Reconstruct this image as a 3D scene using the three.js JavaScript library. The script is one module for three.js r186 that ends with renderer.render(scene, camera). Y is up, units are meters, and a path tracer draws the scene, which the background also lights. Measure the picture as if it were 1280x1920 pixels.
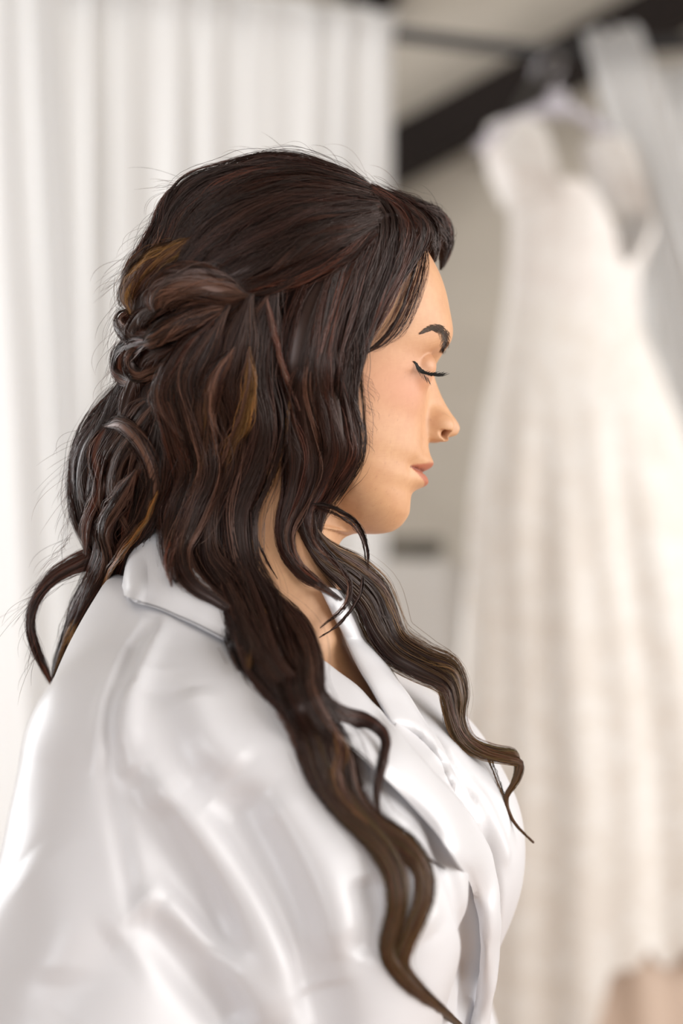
import * as THREE from 'three';
import { mergeGeometries } from 'three/addons/utils/BufferGeometryUtils.js';
import { RoundedBoxGeometry } from 'three/addons/geometries/RoundedBoxGeometry.js';
import { RectAreaLightUniformsLib } from 'three/addons/lights/RectAreaLightUniformsLib.js';
import { createNoise3D, createNoise2D } from 'simplex-noise';

// ------------------------------------------------------------------ camera, sky, windows' daylight, exposure
RectAreaLightUniformsLib.init();
const scene = new THREE.Scene();
const EYE = 1.44, DIST = 1.15, FPX = 2900 * DIST;               // lens height, distance to the woman's profile plane (z = 0), focal length in pixels
const camera = new THREE.PerspectiveCamera(2 * Math.atan(960 / FPX) * 180 / Math.PI, 1280 / 1920, 0.05, 60);
camera.position.set(0, EYE, DIST);
camera.lookAt(0, EYE, 0);
camera.focus = DIST - 0.03;
camera.userData.fStop = 2.6;
scene.add(camera);
scene.background = new THREE.Color(0.75, 0.85, 1.0);
const renderer = new THREE.WebGLRenderer({ antialias: true });
renderer.toneMapping = THREE.LinearToneMapping;
renderer.toneMappingExposure = 1.0;
renderer.shadowMap.enabled = true;
// daylight through the three windows of the room: [width, height, position, look-at, colour, strength]
const WINDOWS = [
  [3.0, 1.6, [2.62, 1.75, 0.2], [-1, 1.75, 0.2], [1.0, 0.97, 0.93], 6.5],     // right wall, in front of her
  [1.9, 1.6, [-1.25, 1.75, 3.22], [-1.25, 1.75, 0], [0.97, 0.98, 1.0], 4.6],      // wall behind the camera
  [1.5, 1.6, [-2.62, 1.75, -2.0], [1, 1.75, -2.0], [0.98, 0.99, 1.0], 8.2],      // left wall, behind the long curtain
];
for (const [w, h, p, t, c, s] of WINDOWS) {
  const l = new THREE.RectAreaLight(new THREE.Color(...c), s, w, h);
  l.position.set(...p); l.lookAt(...t); scene.add(l);
}

// ------------------------------------------------------------------ helpers
let seed = 20240607;
const rnd = () => { seed |= 0; seed = seed + 0x6D2B79F5 | 0; let t = Math.imul(seed ^ seed >>> 15, 1 | seed); t = t + Math.imul(t ^ t >>> 7, 61 | t) ^ t; return ((t ^ t >>> 14) >>> 0) / 4294967296; };
const gauss = () => (rnd() + rnd() + rnd() - 1.5) * 1.15;
const noise3 = createNoise3D(rnd), noise2 = createNoise2D(rnd);
const V = (x, y, z) => new THREE.Vector3(x, y, z);
const clamp = (x, a, b) => x < a ? a : x > b ? b : x, mix = (a, b, t) => a + (b - a) * t;
const sstep = (a, b, x) => { const t = clamp((x - a) / (b - a), 0, 1); return t * t * (3 - 2 * t); };
// a point of the room from a measured photo position and its z in metres, and back
const P = (px, py, z = 0) => V((px - 640) / FPX * (DIST - z), EYE - (py - 960) / FPX * (DIST - z), z);
const toPx = (x, y, z) => [640 + x * FPX / (DIST - z), 960 - (y - EYE) * FPX / (DIST - z)];
function table(rows) {                                           // smooth 1-D interpolation through [t, value] rows, t rising
  const t = rows.map((r) => r[0]), v = rows.map((r) => r[1]), n = t.length, m = [];
  const d = []; for (let i = 0; i < n - 1; i++) d.push((v[i + 1] - v[i]) / (t[i + 1] - t[i]));
  for (let i = 0; i < n; i++) m.push(i === 0 ? d[0] : i === n - 1 ? d[n - 2] : d[i - 1] * d[i] <= 0 ? 0 : 2 * d[i - 1] * d[i] / (d[i - 1] + d[i]));
  return (x) => {
    if (x <= t[0]) return v[0]; if (x >= t[n - 1]) return v[n - 1];
    let i = 0; while (x > t[i + 1]) i++;
    const h = t[i + 1] - t[i], s = (x - t[i]) / h, s2 = s * s, s3 = s2 * s;
    return (2 * s3 - 3 * s2 + 1) * v[i] + (s3 - 2 * s2 + s) * h * m[i] + (3 * s2 - 2 * s3) * v[i + 1] + (s3 - s2) * h * m[i + 1];
  };
}
const smin = (a, b, k) => { const h = Math.max(k - Math.abs(a - b), 0) / k; return Math.min(a, b) - h * h * k * 0.25; };
const smax = (a, b, k) => -smin(-a, -b, k);
function cone(ax, ay, az, ra, bx, by, bz, rb) {                  // distance to a tapered capsule
  const dx = bx - ax, dy = by - ay, dz = bz - az, l2 = dx * dx + dy * dy + dz * dz;
  return (x, y, z) => {
    const t = clamp(((x - ax) * dx + (y - ay) * dy + (z - az) * dz) / l2, 0, 1), ex = x - ax - dx * t, ey = y - ay - dy * t, ez = z - az - dz * t;
    return Math.sqrt(ex * ex + ey * ey + ez * ez) - mix(ra, rb, t);
  };
}
function ellipsoid(cx, cy, cz, rx, ry, rz) {
  return (x, y, z) => {
    const ax = (x - cx) / rx, ay = (y - cy) / ry, az = (z - cz) / rz, k0 = Math.sqrt(ax * ax + ay * ay + az * az);
    const bx = ax / rx, by = ay / ry, bz = az / rz, k1 = Math.sqrt(bx * bx + by * by + bz * bz);
    return k1 < 1e-9 ? -Math.min(rx, ry, rz) : k0 * (k0 - 1) / k1;
  };
}
// surface nets: an even mesh of the zero level of f inside a box
function meshField(f, lo, hi, cell, uvScale = 1) {
  const n = [0, 1, 2].map((i) => Math.ceil((hi[i] - lo[i]) / cell) + 1), [nx, ny, nz] = n;
  const val = new Float32Array(nx * ny * nz).fill(9), B = 8, at = (i, j, k) => (k * ny + j) * nx + i;
  for (let k = 0; k < nz; k += B) for (let j = 0; j < ny; j += B) for (let i = 0; i < nx; i += B) {
    const c = f(lo[0] + (i + B / 2) * cell, lo[1] + (j + B / 2) * cell, lo[2] + (k + B / 2) * cell);
    if (Math.abs(c) > cell * (B + 1) * 1.5 + 0.006) { if (c < 0) for (let kk = k; kk < Math.min(k + B, nz); kk++) for (let jj = j; jj < Math.min(j + B, ny); jj++) for (let ii = i; ii < Math.min(i + B, nx); ii++) val[at(ii, jj, kk)] = -9; continue; }
    for (let kk = k; kk < Math.min(k + B, nz); kk++) for (let jj = j; jj < Math.min(j + B, ny); jj++) for (let ii = i; ii < Math.min(i + B, nx); ii++) val[at(ii, jj, kk)] = f(lo[0] + ii * cell, lo[1] + jj * cell, lo[2] + kk * cell);
  }
  const id = new Int32Array(nx * ny * nz).fill(-1), pos = [], idx = [], E = [[0, 1], [2, 3], [4, 5], [6, 7], [0, 2], [1, 3], [4, 6], [5, 7], [0, 4], [1, 5], [2, 6], [3, 7]];
  for (let k = 0; k < nz - 1; k++) for (let j = 0; j < ny - 1; j++) for (let i = 0; i < nx - 1; i++) {
    const c = []; let inside = 0;
    for (let q = 0; q < 8; q++) { const v = val[at(i + (q & 1), j + (q >> 1 & 1), k + (q >> 2))]; c.push(v); if (v < 0) inside++; }
    if (inside === 0 || inside === 8) continue;
    let x = 0, y = 0, z = 0, m = 0;
    for (const [a, b] of E) if (c[a] < 0 !== c[b] < 0) { const t = c[a] / (c[a] - c[b]); x += mix(a & 1, b & 1, t); y += mix(a >> 1 & 1, b >> 1 & 1, t); z += mix(a >> 2, b >> 2, t); m++; }
    id[at(i, j, k)] = pos.length / 3; pos.push(lo[0] + (i + x / m) * cell, lo[1] + (j + y / m) * cell, lo[2] + (k + z / m) * cell);
  }
  const quad = (a, b, c, d, flip) => { if (a < 0 || b < 0 || c < 0 || d < 0) return; flip ? idx.push(a, c, b, a, d, c) : idx.push(a, b, c, a, c, d); };
  for (let k = 1; k < nz - 1; k++) for (let j = 1; j < ny - 1; j++) for (let i = 1; i < nx - 1; i++) {
    const v = val[at(i, j, k)] < 0;
    if (v !== val[at(i + 1, j, k)] < 0) quad(id[at(i, j - 1, k - 1)], id[at(i, j, k - 1)], id[at(i, j, k)], id[at(i, j - 1, k)], !v);
    if (v !== val[at(i, j + 1, k)] < 0) quad(id[at(i - 1, j, k - 1)], id[at(i - 1, j, k)], id[at(i, j, k)], id[at(i, j, k - 1)], !v);
    if (v !== val[at(i, j, k + 1)] < 0) quad(id[at(i - 1, j - 1, k)], id[at(i, j - 1, k)], id[at(i, j, k)], id[at(i - 1, j, k)], !v);
  }
  const nor = new Float32Array(pos.length), uv = new Float32Array(pos.length / 3 * 2), e = cell * 0.6;
  for (let q = 0; q < pos.length; q += 3) {
    const x = pos[q], y = pos[q + 1], z = pos[q + 2];
    let gx = f(x + e, y, z) - f(x - e, y, z), gy = f(x, y + e, z) - f(x, y - e, z), gz = f(x, y, z + e) - f(x, y, z - e);
    const l = Math.hypot(gx, gy, gz) || 1; nor[q] = gx / l; nor[q + 1] = gy / l; nor[q + 2] = gz / l;
    uv[q / 3 * 2] = (x * 0.8 + z * 0.6) * uvScale; uv[q / 3 * 2 + 1] = (y + z * 0.3) * uvScale;
  }
  const g = new THREE.BufferGeometry();
  g.setAttribute('position', new THREE.Float32BufferAttribute(pos, 3));
  g.setAttribute('normal', new THREE.BufferAttribute(nor, 3));
  g.setAttribute('uv', new THREE.BufferAttribute(uv, 2));
  g.setIndex(idx);
  return g;
}
// how far forward the built surfaces reach, to lay hair and seams on them
class Relief {
  constructor(step) { this.s = step; this.w = Math.ceil(1400 / step); this.h = Math.ceil(2000 / step); this.z = new Float32Array(this.w * this.h).fill(-9); }
  add(g) {
    const p = g.attributes.position.array, ix = g.index.array, s = this.s, q = new Float32Array(p.length);
    for (let i = 0; i < p.length; i += 3) { const [a, b] = toPx(p[i], p[i + 1], p[i + 2]); q[i] = (a + 60) / s; q[i + 1] = (b + 40) / s; q[i + 2] = p[i + 2]; }
    for (let t = 0; t < ix.length; t += 3) {
      const a = ix[t] * 3, b = ix[t + 1] * 3, c = ix[t + 2] * 3, x0 = q[a], y0 = q[a + 1], x1 = q[b], y1 = q[b + 1], x2 = q[c], y2 = q[c + 1], D = (x1 - x0) * (y2 - y0) - (x2 - x0) * (y1 - y0);
      if (Math.abs(D) < 1e-9) continue;
      const i0 = Math.max(0, Math.ceil(Math.min(x0, x1, x2))), i1 = Math.min(this.w - 1, Math.floor(Math.max(x0, x1, x2))), j0 = Math.max(0, Math.ceil(Math.min(y0, y1, y2))), j1 = Math.min(this.h - 1, Math.floor(Math.max(y0, y1, y2)));
      for (let j = j0; j <= j1; j++) for (let i = i0; i <= i1; i++) {
        const u = ((i - x0) * (y2 - y0) - (x2 - x0) * (j - y0)) / D, v = ((x1 - x0) * (j - y0) - (i - x0) * (y1 - y0)) / D;
        if (u < -0.001 || v < -0.001 || u + v > 1.001) continue;
        const z = q[a + 2] + u * (q[b + 2] - q[a + 2]) + v * (q[c + 2] - q[a + 2]), k = j * this.w + i;
        if (z > this.z[k]) this.z[k] = z;
      }
    }
    return this;
  }
  at(px, py) { const i = Math.round((px + 60) / this.s), j = Math.round((py + 40) / this.s); return i < 0 || j < 0 || i >= this.w || j >= this.h ? -9 : this.z[j * this.w + i]; }
  copy() { const r = new Relief(this.s); r.z.set(this.z); return r; }
}
const used = {};
const numbered = (name) => { used[name] = (used[name] ?? -1) + 1; return used[name] ? `${name}_${String(used[name]).padStart(3, '0')}` : name; };
function tag(o, label, category, group, kind) { if (label) o.userData.label = label; if (category) o.userData.category = category; if (group) o.userData.group = group; if (kind) o.userData.kind = kind; return o; }
function part(name, geometry, material, parent = scene) { const m = new THREE.Mesh(geometry, material); m.name = parent === scene ? numbered(name) : name; m.castShadow = m.receiveShadow = true; parent.add(m); return m; }
function base(name, pos = [0, 0, 0]) { const g = new THREE.Group(); g.name = numbered(name); g.position.set(...pos); scene.add(g); return g; }
const boxG = (w, h, d, x, y, z, r = 0.004) => new RoundedBoxGeometry(w, h, d, 2, Math.min(r, w / 2.2, h / 2.2, d / 2.2)).translate(x, y, z);
function tubeG(points, radius, seg = 40, sides = 10) { return new THREE.TubeGeometry(new THREE.CatmullRomCurve3(points), seg, radius, sides, false); }
function dataTex(w, h, fn, srgb, rep = [1, 1]) {
  const d = new Uint8Array(w * h * 4);
  for (let j = 0; j < h; j++) for (let i = 0; i < w; i++) { const c = fn(i / w, j / h); for (let k = 0; k < 3; k++) d[(j * w + i) * 4 + k] = clamp(Math.round((c.length ? c[k] : c) * 255), 0, 255); d[(j * w + i) * 4 + 3] = 255; }
  const t = new THREE.DataTexture(d, w, h); t.wrapS = t.wrapT = THREE.RepeatWrapping; t.magFilter = THREE.LinearFilter; t.repeat.set(...rep); if (srgb) t.colorSpace = THREE.SRGBColorSpace; t.needsUpdate = true; return t;
}
const tile2 = (u, v, f, o = 0) => { const a = u * 2 * Math.PI, b = v * 2 * Math.PI; return noise3(Math.cos(a) * f + o, Math.sin(a) * f + Math.cos(b) * f, Math.sin(b) * f); };   // noise that repeats without a seam
// ------------------------------------------------------------------ the woman: head
const HEAD = P(560, 640, 0), PITCH = 10 * Math.PI / 180, YAW = 14 * Math.PI / 180;
const headM = new THREE.Matrix4().makeRotationY(YAW).multiply(new THREE.Matrix4().makeRotationZ(-PITCH)).setPosition(HEAD), headI = headM.clone().invert(), he = headI.elements;
const hx = (x, y, z) => he[0] * x + he[4] * y + he[8] * z + he[12], hy = (x, y, z) => he[1] * x + he[5] * y + he[9] * z + he[13], hz = (x, y, z) => he[2] * x + he[6] * y + he[10] * z + he[14];
const grid = (rows) => { const t = table(rows.slice().sort((a, b) => a[0] - b[0])), a = new Float32Array(2801); for (let i = 0; i <= 2800; i++) a[i] = t(-0.14 + i * 1e-4); return (y) => { const q = clamp((y + 0.14) * 1e4, 0, 2799.99), i = q | 0; return a[i] + (a[i + 1] - a[i]) * (q - i); }; };
const faceX = grid([[0.114, -0.008], [0.108, 0.010], [0.098, 0.036], [0.085, 0.058], [0.069, 0.0745], [0.055, 0.0852], [0.04, 0.0925], [0.0243, 0.0972], [0.012, 0.0952], [-0.003, 0.0900], [-0.02, 0.0890], [-0.036, 0.0905], [-0.0484, 0.0952], [-0.0597, 0.0985], [-0.0687, 0.0958], [-0.0745, 0.0955], [-0.0857, 0.0912], [-0.096, 0.0912], [-0.104, 0.0885], [-0.110, 0.083], [-0.1145, 0.071], [-0.117, 0.058]]);
const backX = grid([[0.114, -0.028], [0.108, -0.047], [0.098, -0.065], [0.085, -0.08], [0.06, -0.092], [0.03, -0.097], [0, -0.093], [-0.03, -0.08], [-0.045, -0.058], [-0.06, -0.025], [-0.075, 0.0], [-0.09, 0.022], [-0.105, 0.038], [-0.1145, 0.046], [-0.117, 0.052]]);
const halfW = grid([[0.114, 0.008], [0.108, 0.028], [0.098, 0.048], [0.085, 0.0595], [0.069, 0.067], [0.05, 0.072], [0.024, 0.0738], [0, 0.0728], [-0.02, 0.0705], [-0.036, 0.0682], [-0.05, 0.0655], [-0.065, 0.0615], [-0.08, 0.0545], [-0.095, 0.044], [-0.105, 0.0335], [-0.1145, 0.017], [-0.117, 0.006]]);
const midX = grid([[0.11, -0.02], [0.05, -0.005], [0, 0], [-0.04, 0.008], [-0.06, 0.02], [-0.08, 0.036], [-0.1, 0.052], [-0.117, 0.056]]);
const roundN = grid([[0.11, 2.1], [0.05, 2.15], [0.02, 2.1], [-0.02, 1.95], [-0.05, 1.8], [-0.065, 1.72], [-0.09, 1.85], [-0.117, 2]]);
const noseH = grid([[0.016, 0], [0.006, 0.0012], [-0.003, 0.0032], [-0.012, 0.0084], [-0.02, 0.0142], [-0.027, 0.0203], [-0.0315, 0.0247], [-0.0352, 0.0266], [-0.039, 0.0250], [-0.0420, 0.0195], [-0.0447, 0.0105], [-0.0470, 0.0035], [-0.0495, 0.0006], [-0.053, 0]]);
const noseW = grid([[0.016, 0.012], [0, 0.0085], [-0.012, 0.0088], [-0.022, 0.0098], [-0.03, 0.0102], [-0.037, 0.0100], [-0.044, 0.0105], [-0.05, 0.011]]);
const G2 = (a, b) => Math.exp(-a * a - b * b);
const mouthY = (z) => -0.0690 + 0.0004 * Math.pow(Math.min(z / 0.033, 1), 1.5);
function faceRaw(x, y, z0) {
  const z = Math.abs(z0), w = halfW(y), xc = midX(y), xf = faceX(y);
  if (x > xc) {
    let D = noseH(y) * Math.exp(-Math.pow(z / noseW(y), 2.3));
    D -= 0.0075 * G2((y + 0.001) / 0.011, (z - 0.026) / 0.014);                            // eye socket
    D -= 0.0030 * G2((y + 0.008) / 0.010, (z - 0.0125) / 0.006);                           // inner corner beside the bridge
    D += 0.0026 * G2((y - 0.0165) / 0.009, (z - 0.026) / 0.018);                           // brow ridge
    D += 0.0035 * G2((y + 0.027) / 0.017, (z - 0.043) / 0.017);                            // cheek
    D -= 0.0022 * G2((y + 0.052) / 0.010, (z - 0.0245) / 0.006);                            // fold from nose to mouth
    const my = mouthY(z), wl = Math.max(0, 1 - (z / 0.0335) * (z / 0.0335));
    D += 0.0046 * Math.exp(-Math.pow((y - my - 0.0058) / 0.0046, 2)) * wl * (1 - 0.18 * G2(z / 0.004, (y - my - 0.009) / 0.004));
    D += 0.0058 * Math.exp(-Math.pow((y - my + 0.0062) / 0.0052, 2)) * Math.pow(wl, 1.3);
    D -= 0.0030 * Math.exp(-Math.pow((y - my) / 0.0013, 2)) * Math.min(1, wl * 3);
    D -= 0.0016 * G2((y - my) / 0.005, (z - 0.0340) / 0.004);                              // corner of the mouth
    D -= 0.0016 * G2((y + 0.0865) / 0.006, z / 0.016);
    D -= 0.0012 * G2((y + 0.056) / 0.005, z / 0.003);                                      // philtrum
    const a = (x - D * sstep(0.02, 0.06, x) - xc) / (xf - xc), n = roundN(y);
    const r = Math.pow(Math.pow(Math.max(a, 0), n) + Math.pow(z / w, n), 1 / n);
    return (r - 1) * Math.min(w, xf - xc);
  }
  const xb = backX(y), a = (xc - x) / (xc - xb);
  return (Math.sqrt(a * a + z * z / w / w) - 1) * Math.min(w, xc - xb);
}
const alaA = ellipsoid(0.0985, -0.0366, 0.0112, 0.0108, 0.0080, 0.0066), alaB = ellipsoid(0.0992, -0.0452, 0.0090, 0.0092, 0.0022, 0.0058), nostril = cone(0.0985, -0.0416, 0.0180, 0.0016, 0.1052, -0.0424, 0.0125, 0.0036), nostril2 = cone(0.1052, -0.0424, 0.0125, 0.0036, 0.1030, -0.0390, 0.0055, 0.0030);
const lidUp = ellipsoid(0.0718, -0.0045, 0.0305, 0.0128, 0.0112, 0.0160), lidLow = ellipsoid(0.0705, -0.0105, 0.0305, 0.0125, 0.0100, 0.0155), earE = ellipsoid(-0.004, -0.012, 0.074, 0.014, 0.029, 0.008);
function headLocal(x, y, z) {
  const e = 0.0012, c = faceRaw(x, y, z);
  if (c > 0.04) return c;
  const gx = faceRaw(x + e, y, z) - c, gy = faceRaw(x, y + e, z) - c, gz = faceRaw(x, y, z + e) - c;
  let d = c * e / Math.max(Math.hypot(gx, gy, gz), e * 0.25);
  d = smax(smax(d, y - 0.1125, 0.006), -0.1163 - y, 0.004);
  if (d > 0.05) return d;
  const az = Math.abs(z);
  d = smin(d, alaA(x, y, az), 0.0065);
  d = smin(d, alaB(x, y, az), 0.004);
  d = smin(d, lidLow(x, y, az), 0.006);
  d = smin(d, lidUp(x, y, az), 0.0014);
  d = smin(d, earE(x, y, az), 0.004);
  d = smax(d, -Math.min(nostril(x, y, az), nostril2(x, y, az)), 0.0008);
  return d;
}
// ------------------------------------------------------------------ the woman: neck, trunk, limbs (F forward, U up, R to her right, from the base of the neck)
const TURN = -19 * Math.PI / 180, tc = Math.cos(TURN), ts = Math.sin(TURN), ORIG = P(455, 1120, 0);
const toBody = (x, y, z) => { const a = x - ORIG.x, b = z - ORIG.z; return [a * tc - b * ts, y - ORIG.y, a * ts + b * tc]; };
const fromBody = (F, U, R) => V(ORIG.x + F * tc + R * ts, ORIG.y + U, ORIG.z - F * ts + R * tc);
const coneP = (a, ra, b, rb) => cone(a.x, a.y, a.z, ra, b.x, b.y, b.z, rb);
const neck = coneP(P(505, 850, 0), 0.050, P(466, 1090, 0), 0.0505), nape = coneP(P(430, 860, 0), 0.038, P(432, 1080, 0), 0.040);
const scmN = coneP(P(470, 800, 0.052), 0.010, P(592, 1150, 0.022), 0.009), scmF = coneP(P(470, 800, -0.05), 0.010, P(610, 1150, -0.012), 0.009);
const rib = ellipsoid(-0.01, -0.222, 0, 0.112, 0.2, 0.145), backE = ellipsoid(-0.045, -0.225, 0, 0.078, 0.2, 0.142), chestC = cone(0.006, -0.03, 0, 0.041, 0.049, -0.13, 0, 0.070);
const bust = ellipsoid(0.088, -0.172, 0.078, 0.066, 0.072, 0.062), trap = cone(-0.028, 0.012, 0.012, 0.034, -0.018, -0.078, 0.125, 0.040), clav = cone(0.035, -0.022, 0.02, 0.010, 0.0, -0.048, 0.15, 0.012);
const upArm = cone(-0.012, -0.10, 0.145, 0.046, -0.03, -0.375, 0.205, 0.042), upArmF = cone(-0.02, -0.085, 0.168, 0.056, 0.01, -0.375, 0.20, 0.043);
const foreArm = cone(-0.03, -0.375, 0.205, 0.041, 0.13, -0.50, 0.14, 0.028), foreArmF = cone(0.01, -0.375, 0.20, 0.041, 0.17, -0.47, 0.08, 0.028);
const waist = ellipsoid(-0.01, -0.36, 0, 0.10, 0.16, 0.128), hips = ellipsoid(-0.02, -0.52, 0, 0.12, 0.14, 0.172), legT = cone(-0.015, -0.55, 0.085, 0.085, -0.01, -0.93, 0.08, 0.055), legS = cone(-0.01, -0.93, 0.08, 0.052, -0.03, -1.31, 0.075, 0.032), foot = cone(-0.035, -1.345, 0.075, 0.034, 0.12, -1.362, 0.08, 0.02);
function hand(side) {                                            // palm and five fingers, closed loosely in front of the waist
  const w = side > 0 ? [0.13, -0.50, 0.14] : [0.17, -0.47, -0.08], s = [];
  const k = [w[0] + 0.055, w[1] - 0.045, w[2] - 0.035 * side];
  s.push(cone(...w, 0.024, ...k, 0.026));
  for (let i = 0; i < 4; i++) { const a = [k[0] + 0.004, k[1] + 0.022 - i * 0.016, k[2] - 0.006 * side], L = [0.036, 0.041, 0.038, 0.030][i], b = [a[0] + L, a[1] - 0.012, a[2] - 0.012 * side], c = [b[0] + L * 0.35, b[1] - L * 0.55, b[2] - 0.01 * side]; s.push(cone(...a, 0.0095, ...b, 0.0085), cone(...b, 0.0085, ...c, 0.0072)); }
  s.push(cone(w[0] + 0.02, w[1] + 0.008, w[2] - 0.02 * side, 0.011, k[0] + 0.012, k[1] + 0.042, k[2] - 0.022 * side, 0.0085));
  return (F, U, R) => s.reduce((d, q) => smin(d, q(F, U, R), 0.006), 9);
}
const handN = hand(1), handF = hand(-1);
function trunk(F, U, R, k) {
  const r = Math.abs(R);
  let d = smin(rib(F, U, R), backE(F, U, R), 0.06);
  d = smin(d, chestC(F, U, R), 0.05);
  d = smin(d, bust(F, U, r), 0.045 + k);
  d = smin(d, trap(F, U, r), 0.035 + k * 0.5);
  d = smin(d, waist(F, U, R), 0.08);
  d = smin(d, hips(F, U, R), 0.09);
  return d;
}
function skinWorld(x, y, z) {
  const [F, U, R] = toBody(x, y, z), r = Math.abs(R);
  let d = trunk(F, U, R, 0) + 0.012 * sstep(0.015, 0.06, R) + 0.012 * sstep(-0.04, -0.08, F);   // the covered back and shoulder lie well under the cloth
  d = smin(d, clav(F, U, r), 0.016);
  d = smin(d, R > 0 ? upArm(F, U, R) : upArmF(F, U, -R), 0.04);
  let n = smin(neck(x, y, z), nape(x, y, z), 0.05);
  n = smin(n, Math.min(scmN(x, y, z), scmF(x, y, z)), 0.02);
  d = smin(d, n, 0.035);
  const h = headLocal(hx(x, y, z), hy(x, y, z), hz(x, y, z));
  return smin(d, h, 0.016);
}
function limbsWorld(x, y, z) {
  const [F, U, R] = toBody(x, y, z), r = Math.abs(R);
  let d = smin(trunk(F, U, R, 0), R > 0 ? upArm(F, U, R) : upArmF(F, U, -R), 0.04) + 0.0015;
  d = smin(d, R > -0.02 ? smin(foreArm(F, U, R), handN(F, U, R), 0.012) : smin(foreArmF(F, U, -R), handF(F, U, R), 0.012), 0.02);
  d = smin(d, legT(F, U, r), 0.06); d = smin(d, legS(F, U, r), 0.03); d = smin(d, foot(F, U, r), 0.025);
  return d;
}
const yCut = EYE - 0.175;
const gHead = meshField((x, y, z) => Math.max(skinWorld(x, y, z), yCut - y), [-0.21, yCut - 0.01, -0.22], [0.13, EYE + 0.245, 0.225], 0.00135, 1);
const gLimb = meshField((x, y, z) => Math.max(limbsWorld(x, y, z), y - yCut - 0.012), [-0.36, -0.01, -0.34], [0.26, yCut + 0.03, 0.36], 0.007, 1);
function skinColours(g, detailed) {
  const p = g.attributes.position.array, c = new Float32Array(p.length), s = [0.64, 0.355, 0.195];
  for (let i = 0; i < p.length; i += 3) {
    const X = hx(p[i], p[i + 1], p[i + 2]), Y = hy(p[i], p[i + 1], p[i + 2]), Z = Math.abs(hz(p[i], p[i + 1], p[i + 2]));
    const n = 0.05 * noise3(p[i] * 40, p[i + 1] * 40, p[i + 2] * 40) + 0.04 * noise3(p[i] * 160, p[i + 1] * 160, p[i + 2] * 160) + 0.03 * noise3(p[i] * 500, p[i + 1] * 500, p[i + 2] * 500);
    let q = [s[0] * (1 + n * 0.6), s[1] * (1 + n), s[2] * (1 + n)];
    const to = (t, a) => { q = q.map((v, k) => mix(v, t[k], a)); };
    if (detailed && Y > -0.14 && X > 0.02) {
      to([0.64, 0.26, 0.16], 0.55 * G2((Y + 0.022) / 0.020, (Z - 0.050) / 0.020));                                      // rouge
      to([0.40, 0.185, 0.095], 0.6 * G2((Y - 0.004) / 0.0050, (Z - 0.034) / 0.014) * (X > 0.05 ? 1 : 0));               // eye shadow in the crease
      const fr = noise3(p[i] * 330 + 9, p[i + 1] * 330, p[i + 2] * 330); if (fr > 0.80 && Y < 0) to([0.42, 0.20, 0.12], (fr - 0.80) * 2.2);
      const my = mouthY(Z), up = 0.0088 * Math.pow(Math.max(0, 1 - Math.pow(Z / 0.0340, 1.5)), 0.8) * (1 - 0.12 * Math.exp(-Z * Z / 1e-5)), lo = 0.0112 * Math.pow(Math.max(0, 1 - Math.pow(Z / 0.0318, 1.5)), 0.8);
      if (X > 0.07 && Z < 0.0345 && Y < my + 0.012 && Y > my - 0.014) {
        const e = Y > my ? sstep(0.0006, -0.0006, Y - my - up) : sstep(0.0006, -0.0006, my - Y - lo);
        to([0.46, 0.145, 0.088], 0.92 * e); if (Math.abs(Y - my) < 0.0009 && Z < 0.0335) to([0.16, 0.035, 0.025], 0.7);
      }
    }
    c.set(q, i);
  }
  g.setAttribute('color', new THREE.BufferAttribute(c, 3));
}
skinColours(gHead, true); skinColours(gLimb, false);
const skinBump = dataTex(512, 512, (u, v) => 0.5 + 0.22 * tile2(u, v, 9) + 0.22 * tile2(u, v, 22, 5) + 0.12 * tile2(u, v, 45, 9), false, [9, 9]);
const skinMat = new THREE.MeshPhysicalMaterial({ vertexColors: true, roughness: 0.50, specularIntensity: 0.75, sheen: 0.25, sheenColor: new THREE.Color(1.0, 0.72, 0.55), sheenRoughness: 0.5, bumpMap: skinBump, bumpScale: 0.00005 });
const person = base('person');
tag(person, 'woman in profile with long wavy dark brown hair and a white satin robe', 'person');
const body = part('body', mergeGeometries([gHead, gLimb]), skinMat, person); body.userData.label = 'warm tan skin with rouge and terracotta lips';
const skinRelief = new Relief(1).add(gHead);
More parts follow.
